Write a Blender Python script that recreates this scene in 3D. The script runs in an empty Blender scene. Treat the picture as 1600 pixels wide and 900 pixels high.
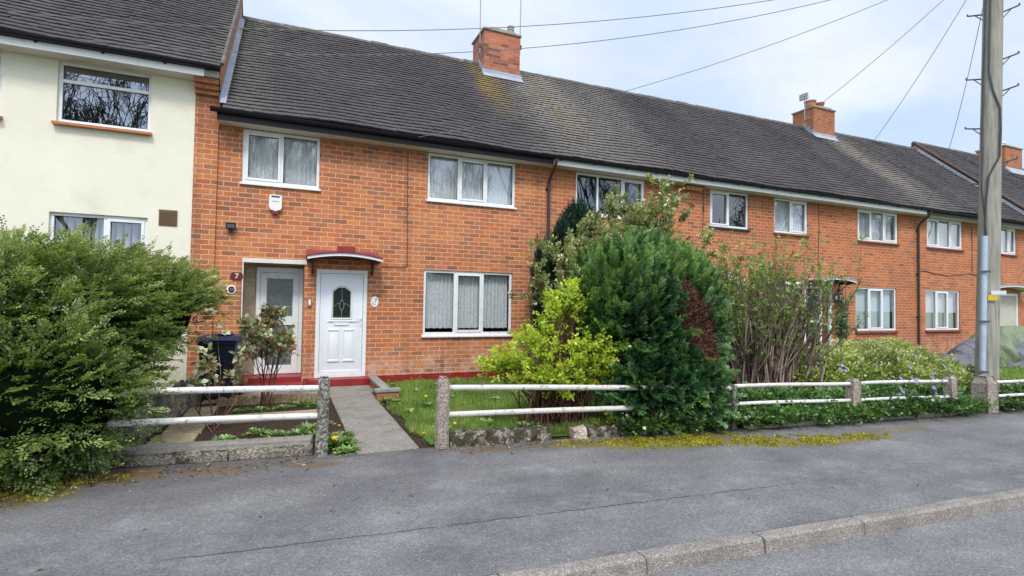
import bpy, bmesh, math, random
import numpy as np
from mathutils import Vector, Matrix
R = math.radians
SC = bpy.context.scene
COL = SC.collection
rng = np.random.default_rng(7)
random.seed(7)

# ---------------------------------------------------------------- mesh builder
class MB:
    def __init__(s): s.v = []; s.f = []; s.m = []
    def face(s, pts, mi=0):
        i = len(s.v); s.v += [tuple(p) for p in pts]; s.f.append(tuple(range(i, i + len(pts)))); s.m.append(mi)
    def box(s, x0, x1, y0, y1, z0, z1, mi=0, mat=None):
        P = [(x0,y0,z0),(x1,y0,z0),(x1,y1,z0),(x0,y1,z0),(x0,y0,z1),(x1,y0,z1),(x1,y1,z1),(x0,y1,z1)]
        if mat is not None: P = [tuple(mat @ Vector(p)) for p in P]
        i = len(s.v); s.v += P
        for q in ((0,3,2,1),(4,5,6,7),(0,1,5,4),(1,2,6,5),(2,3,7,6),(3,0,4,7)):
            s.f.append(tuple(i + k for k in q)); s.m.append(mi)
        return s
    def tube(s, pts, r, n=8, mi=0, cap=True):
        pts = [Vector(p) for p in pts]
        rs = r if hasattr(r, '__len__') else [r] * len(pts)
        i0 = len(s.v); prev = None
        for k, p in enumerate(pts):
            d = (pts[min(k+1, len(pts)-1)] - pts[max(k-1, 0)]).normalized()
            if prev is None:
                a = Vector((0,0,1)) if abs(d.z) < .9 else Vector((1,0,0))
                u = d.cross(a).normalized()
            else: u = (prev - d * prev.dot(d)).normalized()
            prev = u; w = d.cross(u)
            for j in range(n):
                t = 2*math.pi*j/n
                s.v.append(tuple(p + (u*math.cos(t) + w*math.sin(t)) * rs[k]))
        for k in range(len(pts)-1):
            for j in range(n):
                a = i0 + k*n + j; b = i0 + k*n + (j+1) % n
                s.f.append((a, b, b+n, a+n)); s.m.append(mi)
        if cap:
            s.f.append(tuple(i0 + j for j in range(n))[::-1]); s.m.append(mi)
            e = i0 + (len(pts)-1)*n
            s.f.append(tuple(e + j for j in range(n))); s.m.append(mi)
        return s
    def extrude(s, prof, a, b, axis='x', mi=0):
        """closed 2-D profile swept along an axis (x: profile is (y,z); y: (x,z); z: (x,y))"""
        def P(q, t):
            return {'x': (t, q[0], q[1]), 'y': (q[0], t, q[1]), 'z': (q[0], q[1], t)}[axis]
        i = len(s.v); n = len(prof)
        s.v += [P(q, a) for q in prof] + [P(q, b) for q in prof]
        for j in range(n):
            k = (j+1) % n
            s.f.append((i+j, i+k, i+n+k, i+n+j)); s.m.append(mi)
        s.f.append(tuple(i+j for j in range(n))[::-1]); s.m.append(mi)
        s.f.append(tuple(i+n+j for j in range(n))); s.m.append(mi)
        return s
    def lathe(s, prof, c=(0,0,0), n=20, mi=0):
        i = len(s.v); m = len(prof)
        for (r, z) in prof:
            for j in range(n):
                t = 2*math.pi*j/n
                s.v.append((c[0]+r*math.cos(t), c[1]+r*math.sin(t), c[2]+z))
        for k in range(m-1):
            for j in range(n):
                a = i+k*n+j; b = i+k*n+(j+1) % n
                s.f.append((a, b, b+n, a+n)); s.m.append(mi)
        s.f.append(tuple(i+j for j in range(n))[::-1]); s.m.append(mi)
        s.f.append(tuple(i+(m-1)*n+j for j in range(n))); s.m.append(mi)
        return s
    def build(s, name, mats, parent=None, bevel=0, smooth=False, local=False, seg=2, recalc=True):
        me = bpy.data.meshes.new(name)
        me.from_pydata(s.v, [], s.f)
        if not isinstance(mats, (list, tuple)): mats = [mats]
        for m in mats: me.materials.append(m)
        me.polygons.foreach_set('material_index', s.m)
        bm = bmesh.new(); bm.from_mesh(me)
        if recalc: bmesh.ops.recalc_face_normals(bm, faces=bm.faces)
        if bevel:
            es = [e for e in bm.edges if len(e.link_faces) == 2 and e.calc_face_angle(0) > .5]
            bmesh.ops.bevel(bm, geom=es, offset=bevel, segments=seg, profile=.6, affect='EDGES', clamp_overlap=True)
        bm.to_mesh(me); bm.free()
        if smooth:
            me.polygons.foreach_set('use_smooth', [True]*len(me.polygons))
            try: me.set_sharp_from_angle(angle=R(40))
            except Exception: pass
        return link(name, me, parent, local)

def link(name, me, parent=None, local=False):
    o = bpy.data.objects.new(name, me); COL.objects.link(o)
    if parent is not None:
        o.parent = parent
        if not local: o.matrix_parent_inverse = worldm(parent).inverted()
    return o
def worldm(o):
    m = o.matrix_basis.copy()
    while o.parent is not None:
        m = o.parent.matrix_basis @ o.matrix_parent_inverse @ m if False else o.parent.matrix_basis @ (o.matrix_parent_inverse @ m)
        o = o.parent
    return m
def tag(o, label, cat, group=None, kind=None):
    o['label'] = label; o['category'] = cat
    if group: o['group'] = group
    if kind: o['kind'] = kind
    return o
def thing(name, label, cat, loc=(0,0,0), rz=0, group=None):
    o = bpy.data.objects.new(name, None); COL.objects.link(o)
    o.empty_display_size = .1; o.location = loc; o.rotation_euler = (0,0,rz)
    return tag(o, label, cat, group)
def struct(o): o['kind'] = 'structure'; return o
def copy_tree(o, parent=None):
    c = o.copy(); COL.objects.link(c)
    if parent is not None: c.parent = parent
    for ch in list(o.children): copy_tree(ch, c)
    return c

def np_mesh(name, V, F, mat, parent=None, shade=None, smooth=False, local=False):
    V = np.ascontiguousarray(V, dtype=np.float32); F = np.ascontiguousarray(F, dtype=np.int32)
    n, k = F.shape
    me = bpy.data.meshes.new(name)
    me.vertices.add(len(V)); me.vertices.foreach_set('co', V.ravel())
    me.loops.add(n*k); me.loops.foreach_set('vertex_index', F.ravel())
    me.polygons.add(n); me.polygons.foreach_set('loop_start', np.arange(0, n*k, k, dtype=np.int32))
    try: me.polygons.foreach_set('loop_total', np.full(n, k, dtype=np.int32))
    except Exception: pass
    me.materials.append(mat)
    if shade is not None:
        a = me.attributes.new('shade', 'FLOAT', 'FACE'); a.data.foreach_set('value', np.clip(shade, 0, 1).astype(np.float32))
    me.update(calc_edges=True)
    if smooth: me.polygons.foreach_set('use_smooth', np.ones(n, dtype=bool))
    return link(name, me, parent, local)

# ---------------------------------------------------------------- foliage maths
def nrm(a): return a / np.maximum(np.linalg.norm(a, axis=-1, keepdims=True), 1e-9)
def sprays(B, D, N, L, n, ll, lw, ang=.8, droop=0., rough=.25, sh=None, tip=.25, taper=.5, t0=.1):
    """rows of small pointed leaves on both sides of a stem; B,D,N (m,3), L (m,)"""
    m = len(B); D = nrm(D); S = nrm(np.cross(D, N)); N = np.cross(S, D)
    t = (np.arange(n) + .5) / n * (1 - t0) + t0
    side = np.where(np.arange(n) % 2 == 0, 1., -1.)
    Lt = L[:, None] * t[None]
    P = B[:, None] + D[:, None] * Lt[..., None]
    P[..., 2] -= droop * Lt**2
    P += S[:, None] * (side[None, :, None] * lw * .3)
    a = ang * (1 - .35*t)[None, :, None] + rng.normal(0, .15, (m, n, 1))
    d = D[:, None] * np.cos(a) + S[:, None] * (side[None, :, None] * np.sin(a)) + N[:, None] * rng.normal(.1, rough, (m, n, 1)) + rng.normal(0, rough*.5, (m, n, 3))
    d[..., 2] -= (droop * 1.2 * Lt)
    d = nrm(d)
    l = ll * (1 - taper * t)[None, :, None] * rng.uniform(.7, 1.3, (m, n, 1))
    w = nrm(np.cross(d, N[:, None] + rng.normal(0, rough, (m, n, 3)))) * (lw * .5) * rng.uniform(.75, 1.25, (m, n, 1))
    up = N[:, None] * (l * .12)
    V = np.stack([P, P + d*l*.5 + w + up, P + d*l, P + d*l*.5 - w + up], axis=2).reshape(-1, 3)
    if sh is None: sh = rng.uniform(.2, .6, m)
    s = np.clip(sh[:, None] + tip * (t - .5)[None] + rng.normal(0, .09, (m, n)), 0, 1).reshape(-1)
    return V, s
def fronds(B, D, N, L, nb, sub, n, ll, lw, a0=.7, ang=.7, droop=.3, rough=.2, sh=None, tip=.3, jit=.18, **kw):
    """two-level sprays: side shoots along a branch, small leaves along each side shoot, all roughly in one plane"""
    m = len(B); D = nrm(D); S = nrm(np.cross(D, N)); N = np.cross(S, D)
    t = np.linspace(.12, 1., nb); side = np.where(np.arange(nb) % 2 == 0, 1., -1.)
    Lt = L[:, None]*t[None]; P = B[:, None] + D[:, None]*Lt[..., None]; P[..., 2] -= droop*Lt**2
    a = (a0*(1-.75*t**3))[None, :, None] + rng.normal(0, .14, (m, nb, 1))
    d = D[:, None]*np.cos(a) + S[:, None]*(side[None, :, None]*np.sin(a)) + rng.normal(0, jit, (m, nb, 3)); d[..., 2] -= droop*Lt
    nn = N[:, None] + rng.normal(0, .3, (m, nb, 3)); l = (sub*L[:, None]*(1-.55*t)[None]*rng.uniform(.7, 1.25, (m, nb)))
    s = np.clip((sh[:, None] if sh is not None else .4) + .22*(t-.5)[None] + rng.normal(0, .05, (m, nb)), 0, 1)
    return sprays(P.reshape(-1, 3), d.reshape(-1, 3), nn.reshape(-1, 3), l.ravel(), n, ll, lw, ang, droop, rough, s.ravel(), tip, **kw)
def leaves(P, d, N, ll, lw, sh):
    """single leaves at points P"""
    m = len(P); d = nrm(d); l = ll * rng.uniform(.65, 1.35, (m, 1)); w = nrm(np.cross(d, N)) * lw * .5 * rng.uniform(.75, 1.25, (m, 1))
    up = nrm(np.cross(w, d)) * l * .14
    V = np.stack([P, P + d*l*.5 + w + up, P + d*l, P + d*l*.5 - w + up], axis=1).reshape(-1, 3)
    return V, sh
def cloud_obj(name, parts, mat, parent):
    V = np.concatenate([p[0] for p in parts]); s = np.concatenate([p[1] for p in parts])
    F = np.arange(len(V), dtype=np.int32).reshape(-1, 4)
    return np_mesh(name, V, F, mat, parent, s)
def surf(ells, n, zmin=0., depth=.1, rej=.9, cond=None, street=0.):
    # street: share of the side away from the street that is thinned out
    E = np.array(ells, float); c = E[:, :3]; r = E[:, 3:]
    w = (r[:,0]*r[:,1] + r[:,1]*r[:,2] + r[:,0]*r[:,2]); w /= w.sum()
    out_p, out_n, out_d = [], [], []; got = 0
    while got < n:
        k = rng.choice(len(E), n, p=w); u = nrm(rng.normal(size=(n, 3)))
        dep = rng.uniform(0, 1, (n, 1))**1.6 * depth
        p = c[k] + r[k]*u; nn = nrm(u / r[k])
        q = ((p[:, None] - c[None]) / r[None]); ins = (q**2).sum(-1)
        ins[np.arange(n), k] = 9
        ok = (ins.min(1) > rej) & (p[:, 2] > zmin)
        p = p - nn*dep
        if street: ok &= ~((nn[:, 1] > .25) & (rng.random(n) < street)) & ~((nn[:, 0] < -.55) & (nn[:, 1] > -.3) & (rng.random(n) < street))
        if cond is not None: ok &= cond(p)
        out_p.append(p[ok]); out_n.append(nn[ok]); out_d.append(dep[ok, 0] / max(depth, 1e-6)); got += int(ok.sum())
    return np.concatenate(out_p)[:n], np.concatenate(out_n)[:n], np.concatenate(out_d)[:n]
def lump(p, f=2.2, seed=0):
    """cheap smooth 3-D noise in -1..1 for clumps"""
    g = np.random.default_rng(seed + 11); out = np.zeros(len(p))
    for k in range(6):
        w = g.normal(size=3) * f * (1 + .35*k); out += np.sin(p @ w + g.uniform(0, 6.28)) / (1 + .25*k)
    return out / 3.2
def core(ells, scale=.8, amp=.12, seed=0, zmin=.02):
    """lumpy dark inside of a dense bush, as one closed mass per lobe"""
    V, F = [], []; o = 0
    bm = bmesh.new(); bmesh.ops.create_icosphere(bm, subdivisions=3, radius=1)
    bm.verts.ensure_lookup_table()
    u = np.array([v.co[:] for v in bm.verts]); f = np.array([[v.index for v in fc.verts] for fc in bm.faces]); bm.free()
    for e in ells:
        e = np.array(e); p = e[:3] + e[3:]*u*scale
        p = p + u * (lump(p, 4., seed)*amp)[:, None]
        p[:, 2] = np.maximum(p[:, 2], zmin)
        V.append(p); F.append(f + o); o += len(p)
    return np.concatenate(V), np.concatenate(F)
def np_tubes(Pl, Rl, n=4):
    """Pl (m,K,3) polylines, Rl (m,K) radii -> V,F(quads)"""
    m, K, _ = Pl.shape
    d = np.gradient(Pl, axis=1); d = nrm(d)
    a = np.where(np.abs(d[..., 2:3]) < .9, np.array([0,0,1.]), np.array([1.,0,0]))
    u = nrm(np.cross(d, a)); w = np.cross(d, u)
    th = np.arange(n) * 2*np.pi/n
    V = Pl[:, :, None] + (u[:, :, None]*np.cos(th)[:, None] + w[:, :, None]*np.sin(th)[:, None]) * Rl[:, :, None, None]
    idx = np.arange(m*K*n).reshape(m, K, n)
    A = idx[:, :-1]; Bq = idx[:, 1:]
    F = np.stack([A, np.roll(A, -1, 2), np.roll(Bq, -1, 2), Bq], axis=-1).reshape(-1, 4)
    return V.reshape(-1, 3), F
class Twigs:
    K = 5
    def __init__(s): s.P = []; s.Rr = []; s.lv = []
    def grow(s, p, d, L, r, depth, kids=(3, 4), spread=.5, up=.15, wob=.12, ratio=.62, lv=0, r_end=.55):
        p = np.array(p, float); d = np.array(d, float); d /= np.linalg.norm(d)
        pts = [p]; seg = L/(s.K-1)
        for k in range(s.K-1):
            d = d + rng.normal(0, wob, 3); d[2] += up*.3; d /= np.linalg.norm(d)
            pts.append(pts[-1] + d*seg)
        pts = np.array(pts); s.P.append(pts); s.Rr.append(np.linspace(r, r*r_end, s.K)); s.lv.append(lv)
        if depth > 0:
            for k in range(rng.integers(kids[0], kids[1]+1)):
                t = rng.uniform(.35, 1.); i = min(int(t*(s.K-1)), s.K-2); f = t*(s.K-1)-i
                q = pts[i]*(1-f) + pts[i+1]*f
                nd = d + rng.normal(0, spread, 3); nd[2] += up
                s.grow(q, nd, L*ratio*rng.uniform(.7, 1.2), r*(1-(1-r_end)*t)*.65, depth-1, kids, spread, up, wob, ratio, lv+1, r_end)
    def arrays(s): return np.array(s.P), np.array(s.Rr), np.array(s.lv)
    def mesh(s, name, mat, parent, n=4):
        P, Rr, _ = s.arrays(); V, F = np_tubes(P, Rr, n)
        return np_mesh(name, V, F, mat, parent, rng.uniform(0, 1, len(F)), smooth=True)
    def points(s, minlv, n):
        """random points on branches of level >= minlv, with direction"""
        P, Rr, lv = s.arrays(); P = P[lv >= minlv]
        k = rng.integers(0, len(P), n); t = rng.uniform(.15, 1, n)*(s.K-1); i = np.minimum(t.astype(int), s.K-2); f = (t-i)[:, None]
        a = P[k, i]; b = P[k, i+1]
        return a*(1-f) + b*f, nrm(b-a)
# ---------------------------------------------------------------- materials
class G:
    def __init__(s, nt): s.t = nt
    def n(s, typ, props=None, **inp):
        nd = s.t.nodes.new(typ)
        for k, v in (props or {}).items(): setattr(nd, k, v)
        for k, v in inp.items(): s.set(nd, k.replace('_', ' '), v)
        return nd
    def set(s, nd, key, v):
        sock = nd.inputs[key] if not isinstance(key, int) else nd.inputs[key]
        if isinstance(v, bpy.types.NodeSocket): s.t.links.new(v, sock)
        elif isinstance(v, bpy.types.Node): s.t.links.new(v.outputs[0], sock)
        else:
            if sock.type == 'RGBA' and len(v) == 3: v = (*v, 1)
            sock.default_value = v
    def m(s, op, a, b=0., c=None, clamp=False):
        nd = s.t.nodes.new('ShaderNodeMath'); nd.operation = op; nd.use_clamp = clamp
        s.set(nd, 0, a); s.set(nd, 1, b)
        if c is not None: s.set(nd, 2, c)
        return nd.outputs[0]
    def sm(s, x, a, b, lo=0., hi=1.):
        nd = s.t.nodes.new('ShaderNodeMapRange'); nd.interpolation_type = 'SMOOTHSTEP'
        for k, v in ((0, x), (1, a), (2, b), (3, lo), (4, hi)): s.set(nd, k, v)
        return nd.outputs[0]
    def mix(s, f, a, b, blend='MIX'):
        nd = s.t.nodes.new('ShaderNodeMix'); nd.data_type = 'RGBA'; nd.blend_type = blend
        s.set(nd, 0, f); s.set(nd, 6, a); s.set(nd, 7, b)
        return nd.outputs[2]
    def ramp(s, f, stops, interp='LINEAR'):
        nd = s.t.nodes.new('ShaderNodeValToRGB'); r = nd.color_ramp; r.interpolation = interp
        while len(r.elements) < len(stops): r.elements.new(.5)
        for e, (p, c) in zip(r.elements, stops):
            e.position = p; e.color = (*c, 1) if len(c) == 3 else c
        s.set(nd, 0, f)
        return nd.outputs[0]
    def noise(s, vec, scale, detail=3, rough=.55, out='Fac', dist=0.):
        return s.n('ShaderNodeTexNoise', None, Vector=vec, Scale=scale, Detail=detail, Roughness=rough, Distortion=dist).outputs[out]
    def pos(s): return s.n('ShaderNodeNewGeometry').outputs['Position']
    def xyz(s, v): return s.n('ShaderNodeSeparateXYZ', None, Vector=v).outputs
    def comb(s, x, y, z): return s.n('ShaderNodeCombineXYZ', None, X=x, Y=y, Z=z).outputs[0]
    def bump(s, h, strength=.3, dist=.01):
        return s.n('ShaderNodeBump', None, Height=h, Strength=strength, Distance=dist).outputs[0]
def mat(name):
    m = bpy.data.materials.new(name); m.use_nodes = True
    nt = m.node_tree; nt.nodes.clear(); g = G(nt)
    out = nt.nodes.new('ShaderNodeOutputMaterial')
    return m, g, out
def pbsdf(g, out, col, rough=.7, normal=None, metal=0., spec=.5):
    b = g.n('ShaderNodeBsdfPrincipled'); g.set(b, 'Base Color', col); g.set(b, 'Roughness', rough); g.set(b, 'Metallic', metal)
    g.set(b, 'Specular IOR Level', spec)
    if normal is not None: g.set(b, 'Normal', normal)
    g.t.links.new(b.outputs[0], out.inputs[0]); return b
def plain(name, col, rough=.6, var=.12, scale=6., metal=0., bump=0., bscale=60., spec=.5, dirt=None, dscale=2.5):
    m, g, out = mat(name); p = g.pos()
    n1 = g.noise(p, scale, 4); n2 = g.noise(p, scale*7, 3)
    f = g.m('ADD', g.m('MULTIPLY', n1, .65), g.m('MULTIPLY', n2, .35))
    lo = tuple(c*(1-var*1.6) for c in col); hi = tuple(min(1, c*(1+var*1.6)) for c in col)
    c = g.ramp(f, [(.25, lo), (.75, hi)])
    if dirt:
        d = g.sm(g.noise(p, dscale, 6, .65), .52, .72); c = g.mix(g.m('MULTIPLY', d, dirt[1]), c, dirt[0])
    nm = g.bump(g.noise(p, bscale, 3), bump, .01) if bump else None
    pbsdf(g, out, c, rough, nm, metal, spec); return m

def brick_mat(name, stops, mortar, course=.0925, bl=.247, stain_and_tone=True, mw=.0135):
    m, g, out = mat(name); p = g.pos(); x, y, z = g.xyz(p)
    wob = g.noise(p, 9., 2); wv = g.m('MULTIPLY', g.m('SUBTRACT', wob, .5), .012)
    u = g.m('ADD', g.m('ADD', x, y), wv); v = g.m('ADD', z, wv)
    rv = g.m('DIVIDE', v, course); row = g.m('FLOOR', rv); fv = g.m('MULTIPLY', g.m('FRACT', rv), course)
    odd = g.m('MODULO', g.m('ADD', row, 1000.), 2.)
    uu = g.m('ADD', g.m('DIVIDE', u, bl), g.m('MULTIPLY', odd, .5)); cl = g.m('FLOOR', uu); fu = g.m('MULTIPLY', g.m('FRACT', uu), bl)
    wn = g.n('ShaderNodeTexWhiteNoise', {'noise_dimensions': '2D'}, Vector=g.comb(cl, row, 0.))
    rnd = wn.outputs['Value']; rr = g.xyz(wn.outputs['Color'])
    ed = g.noise(p, 70., 3); eo = g.m('MULTIPLY', g.m('SUBTRACT', ed, .5), .007)
    du = g.m('MINIMUM', fu, g.m('SUBTRACT', bl, fu)); dv = g.m('MINIMUM', fv, g.m('SUBTRACT', course, fv))
    dd = g.m('ADD', g.m('MINIMUM', du, dv), eo)
    isb = g.sm(dd, mw*.38, mw*.62)
    c = g.ramp(rnd, stops)
    fine = g.noise(p, 55., 5, .7); c = g.mix(1., c, g.ramp(fine, [(.25, (.66,.66,.66)), (.75, (1.25,1.22,1.2))]), 'MULTIPLY')
    big = g.noise(p, .8, 4); c = g.mix(1., c, g.ramp(big, [(.3, (.80,.77,.76)), (.7, (1.13,1.13,1.1))]), 'MULTIPLY')
    # smoky ends on some bricks
    sm_ = g.m('MULTIPLY', g.sm(g.noise(p, 24., 3), .55, .7), g.m('MULTIPLY', g.sm(rr[1], .55, .8), .38))
    c = g.mix(sm_, c, (.13, .065, .045))
    mc = g.mix(g.noise(p, 20., 4), tuple(a*.75 for a in mortar), tuple(min(1, a*1.2) for a in mortar))
    c = g.mix(isb, mc, c)
    if stain_and_tone:
        ef = g.m('MULTIPLY', g.sm(g.m('ADD', z, g.m('MULTIPLY', g.noise(p, 2.2, 4), -1.1)), .35, -.35), g.sm(g.noise(p, 5., 5, .7), .38, .7))
        c = g.mix(g.m('MULTIPLY', ef, .62), c, (.66, .53, .45))
        st = g.m('MULTIPLY', g.sm(g.noise(g.comb(g.m('MULTIPLY', x, 3.), y, g.m('MULTIPLY', z, .4)), 1.2, 5, .6), .5, .75), .42)
        c = g.mix(st, c, (.20, .085, .05))
        tp = g.m('MULTIPLY', g.sm(z, 4.3, 4.95), .45); c = g.mix(g.m('MULTIPLY', tp, g.noise(p, 4., 3)), c, (.12, .06, .04))  # brick colour gets darker towards the top of the wall
    h = g.m('ADD', g.m('MULTIPLY', isb, .8), g.m('MULTIPLY', fine, .3))
    pbsdf(g, out, c, .85, g.bump(h, .5, .006), 0, .25)
    return m
ORANGE = [(0, (.27,.12,.07)), (.07, (.36,.155,.085)), (.26, (.46,.175,.083)), (.48, (.51,.165,.066)), (.66, (.535,.21,.105)), (.84, (.575,.22,.072)), (.94, (.49,.14,.06)), (1, (.39,.18,.10))]
M = {}
M['brick'] = brick_mat('orange_brick', ORANGE, (.69,.41,.255))
M['brick_far'] = brick_mat('deeper_orange_brick', [(p, (c[0]*.95, c[1]*.87, c[2]*.84)) for p, c in ORANGE], (.56,.33,.205))
M['brick_mid'] = brick_mat('browner_orange_brick', [(p, (c[0]*.97, c[1]*.93, c[2]*.92)) for p, c in ORANGE], (.60,.36,.225))
M['brick_red'] = brick_mat('chimney_brick', [(0, (.17,.07,.05)), (.25, (.38,.125,.07)), (.7, (.46,.16,.09)), (1, (.52,.21,.13))], (.30,.2,.15), stain_and_tone=False)
M['brick_cream'] = brick_mat('painted_brick', [(0, (.55,.46,.32)), (1, (.62,.53,.38))], (.46,.38,.27), stain_and_tone=False)
M['upvc'] = plain('white_upvc', (.78,.79,.79), .38, .03, 3., dirt=((.48,.46,.41), .4), dscale=5.)
M['door_white'] = plain('white_door_skin', (.78,.80,.83), .38, .02, 3., dirt=((.6,.6,.6), .2), dscale=4.)
M['offwhite'] = plain('offwhite_paint', (.70,.66,.57), .6, .06, 4., dirt=((.35,.31,.24), .45))
M['fascia_white'] = plain('white_fascia', (.78,.78,.78), .5, .04, 3., dirt=((.42,.40,.36), .5), dscale=3.)
M['soffit'] = plain('cream_soffit', (.66,.62,.54), .7, .07, 3., dirt=((.35,.3,.24), .5))
M['black'] = plain('black_plastic', (.008,.009,.013), .42, .2, 4., spec=.3)
M['downpipe'] = plain('dark_downpipe', (.045,.026,.022), .4, .2, 4.)
M['lead'] = plain('lead_flashing', (.30,.33,.38), .55, .15, 4., metal=.0, bump=.3, bscale=20., dirt=((.42,.44,.48), .6))
M['redpaint'] = plain('red_step_paint', (.26,.018,.018), .42, .25, 5., bump=.3, bscale=25., dirt=((.33,.10,.085), .5), dscale=4.)
M['redfelt'] = plain('red_felt', (.22,.018,.022), .55, .2, 5., bump=.3, bscale=30., dirt=((.4,.2,.2), .3), dscale=6.)
M['maroon'] = plain('maroon_soffit', (.085,.02,.018), .6, .2, 5.)
M['sill_red'] = plain('red_tile_sill', (.20,.055,.04), .6, .2, 6., bump=.2)
M['sill_orange'] = plain('terracotta_sill', (.45,.17,.06), .6, .12, 6.)
M['dark_sill'] = plain('black_sill', (.03,.028,.028), .6, .2, 6.)
M['render'] = plain('cream_render', (.79,.745,.60), .9, .035, 1.2, bump=.35, bscale=45., dirt=((.62,.58,.46), .5), dscale=1.4)
M['ventbrown'] = plain('brown_vent', (.16,.09,.05), .7, .2, 6.)
M['navy'] = plain('dark_navy_plastic', (.020,.030,.060), .42, .15, 5., bump=.1, bscale=120.)
M['blue'] = plain('blue_lid_plastic', (.008,.026,.095), .45, .15, 5.)
M['steel'] = plain('galvanised', (.42,.50,.58), .45, .12, 7., metal=.25, dirt=((.3,.33,.36), .5))
M['iron'] = plain('dark_iron', (.10,.095,.09), .6, .3, 9.)
M['brass'] = plain('worn_brass', (.35,.22,.09), .4, .2, 9., metal=.7)
M['glassblack'] = plain('lamp_glass', (.05,.06,.07), .15, .2, 9.)
M['alarm'] = plain('alarm_plastic', (.78,.77,.72), .45, .03, 9.)
M['alarmblue'] = plain('alarm_blue', (.03,.07,.22), .45, .1, 9.)
M['alarmred'] = plain('alarm_red_lens', (.22,.012,.012), .25, .1, 9.)
M['plaque_maroon'] = plain('maroon_plaque', (.11,.014,.02), .4, .2, 12.)
M['gold'] = plain('gold_numeral', (.75,.55,.28), .5, .1, 12.)
M['ink'] = plain('black_ink', (.012,.012,.014), .4, .1, 12.)
M['ceramic'] = plain('white_ceramic', (.80,.80,.78), .3, .03, 12.)
M['rosepink'] = plain('faded_pink_motif', (.5,.32,.3), .5, .2, 40.)
M['wood'] = plain('weathered_wood', (.42,.24,.11), .75, .25, 9., bump=.3, bscale=40.)
M['greywood'] = plain('grey_timber', (.25,.24,.22), .85, .25, 8., bump=.5, bscale=50., dirt=((.5,.48,.44), .5), dscale=9.)
M['darkwood'] = plain('dark_trellis_wood', (.065,.045,.035), .8, .3, 9.)
M['reddoor'] = plain('red_brown_door', (.14,.026,.016), .5, .2, 5.)
M['interior'] = plain('dim_interior', (.20,.19,.18), .9, .1, 2.)
M['blind'] = plain('beige_blind', (.50,.47,.40), .8, .08, 3.)
M['yellow'] = plain('yellow_tape', (.7,.5,.04), .6, .1, 9.)
M['label'] = plain('white_plate', (.75,.75,.74), .5, .05, 9.)
M['ovaldark'] = plain('slate_plaque', (.025,.022,.03), .5, .2, 12.)
M['pot'] = plain('terracotta_pot', (.40,.13,.07), .75, .15, 9.)
M['cowl'] = plain('grey_cowl', (.34,.33,.32), .6, .15, 9.)
M['aerial'] = plain('aerial_metal', (.35,.35,.36), .5, .15, 9., metal=.4)
M['cable'] = plain('black_cable', (.045,.045,.05), .6, .1, 9.)
M['mortar'] = plain('mortar_cap', (.30,.27,.22), .9, .25, 7., bump=.5, bscale=30., dirt=((.10,.11,.05), .8), dscale=5.)
M['railpaint'] = plain('chipped_white_paint', (.62,.61,.58), .55, .1, 8., bump=.3, bscale=35., dirt=((.20,.14,.10), .9), dscale=17.)
M['railpaint_cream'] = plain('aged_cream_paint', (.56,.54,.48), .6, .1, 8., bump=.3, bscale=35., dirt=((.22,.12,.07), .95), dscale=15.)

def aggregate(name, base, dark, scale=85., moss=0., mosscol=(.05,.05,.02), msc=6.):
    m, g, out = mat(name); p = g.pos()
    vo = g.n('ShaderNodeTexVoronoi', None, Vector=p, Scale=scale); cc = g.xyz(vo.outputs['Color'])[0]
    c = g.ramp(cc, [(0, dark), (.35, tuple(b*.8 for b in base)), (.75, base), (1, tuple(min(1, b*1.5) for b in base))])
    c = g.mix(1., c, g.ramp(g.noise(p, 3., 5), [(.3, (.72,.72,.7)), (.7, (1.15,1.14,1.12))]), 'MULTIPLY')
    if moss:
        f = g.sm(g.noise(p, msc, 6, .7), .62-moss*.3, .70-moss*.25); c = g.mix(g.m('MULTIPLY', f, .92), c, mosscol)
    h = g.m('ADD', vo.outputs['Distance'], g.m('MULTIPLY', g.noise(p, 18., 4), 1.2))
    pbsdf(g, out, c, .9, g.bump(h, .6, .012), 0, .2); return m
M['postgrey'] = aggregate('lichen_concrete', (.33,.32,.28), (.06,.055,.045), 60., .45, (.075,.075,.06), 26.)
M['postpink'] = aggregate('pinkish_concrete', (.40,.34,.29), (.14,.11,.09), 75., .1, (.12,.12,.07), 14.)
M['kerbwall'] = aggregate('exposed_aggregate', (.29,.255,.21), (.07,.06,.05), 80., .32, (.06,.052,.04), 7.)
M['mosswall'] = aggregate('mossy_stone', (.30,.27,.225), (.09,.075,.055), 70., .72, (.040,.032,.016), 9.)
M['concrete'] = aggregate('worn_concrete', (.37,.335,.28), (.22,.195,.16), 110., .25, (.25,.23,.18), 3.)
M['slab'] = aggregate('grey_slab', (.315,.285,.25), (.20,.18,.16), 110., .2, (.19,.175,.15), 3.)
M['slabyellow'] = aggregate('buff_slab', (.44,.36,.24), (.28,.23,.15), 110., .3, (.24,.20,.12), 4.)
M['scallop'] = aggregate('tan_edging', (.34,.26,.15), (.16,.12,.07), 90., .3, (.13,.11,.06), 9.)
M['rubble'] = aggregate('rubble_wall', (.26,.22,.18), (.09,.08,.07), 30., .5, (.08,.08,.075), 4.)
M['kerb'] = aggregate('kerb_concrete', (.30,.272,.243), (.19,.17,.15), 120., .2, (.21,.19,.165), 5.)
M['stone'] = aggregate('pink_stone', (.48,.38,.33), (.25,.2,.17), 60.)

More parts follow.
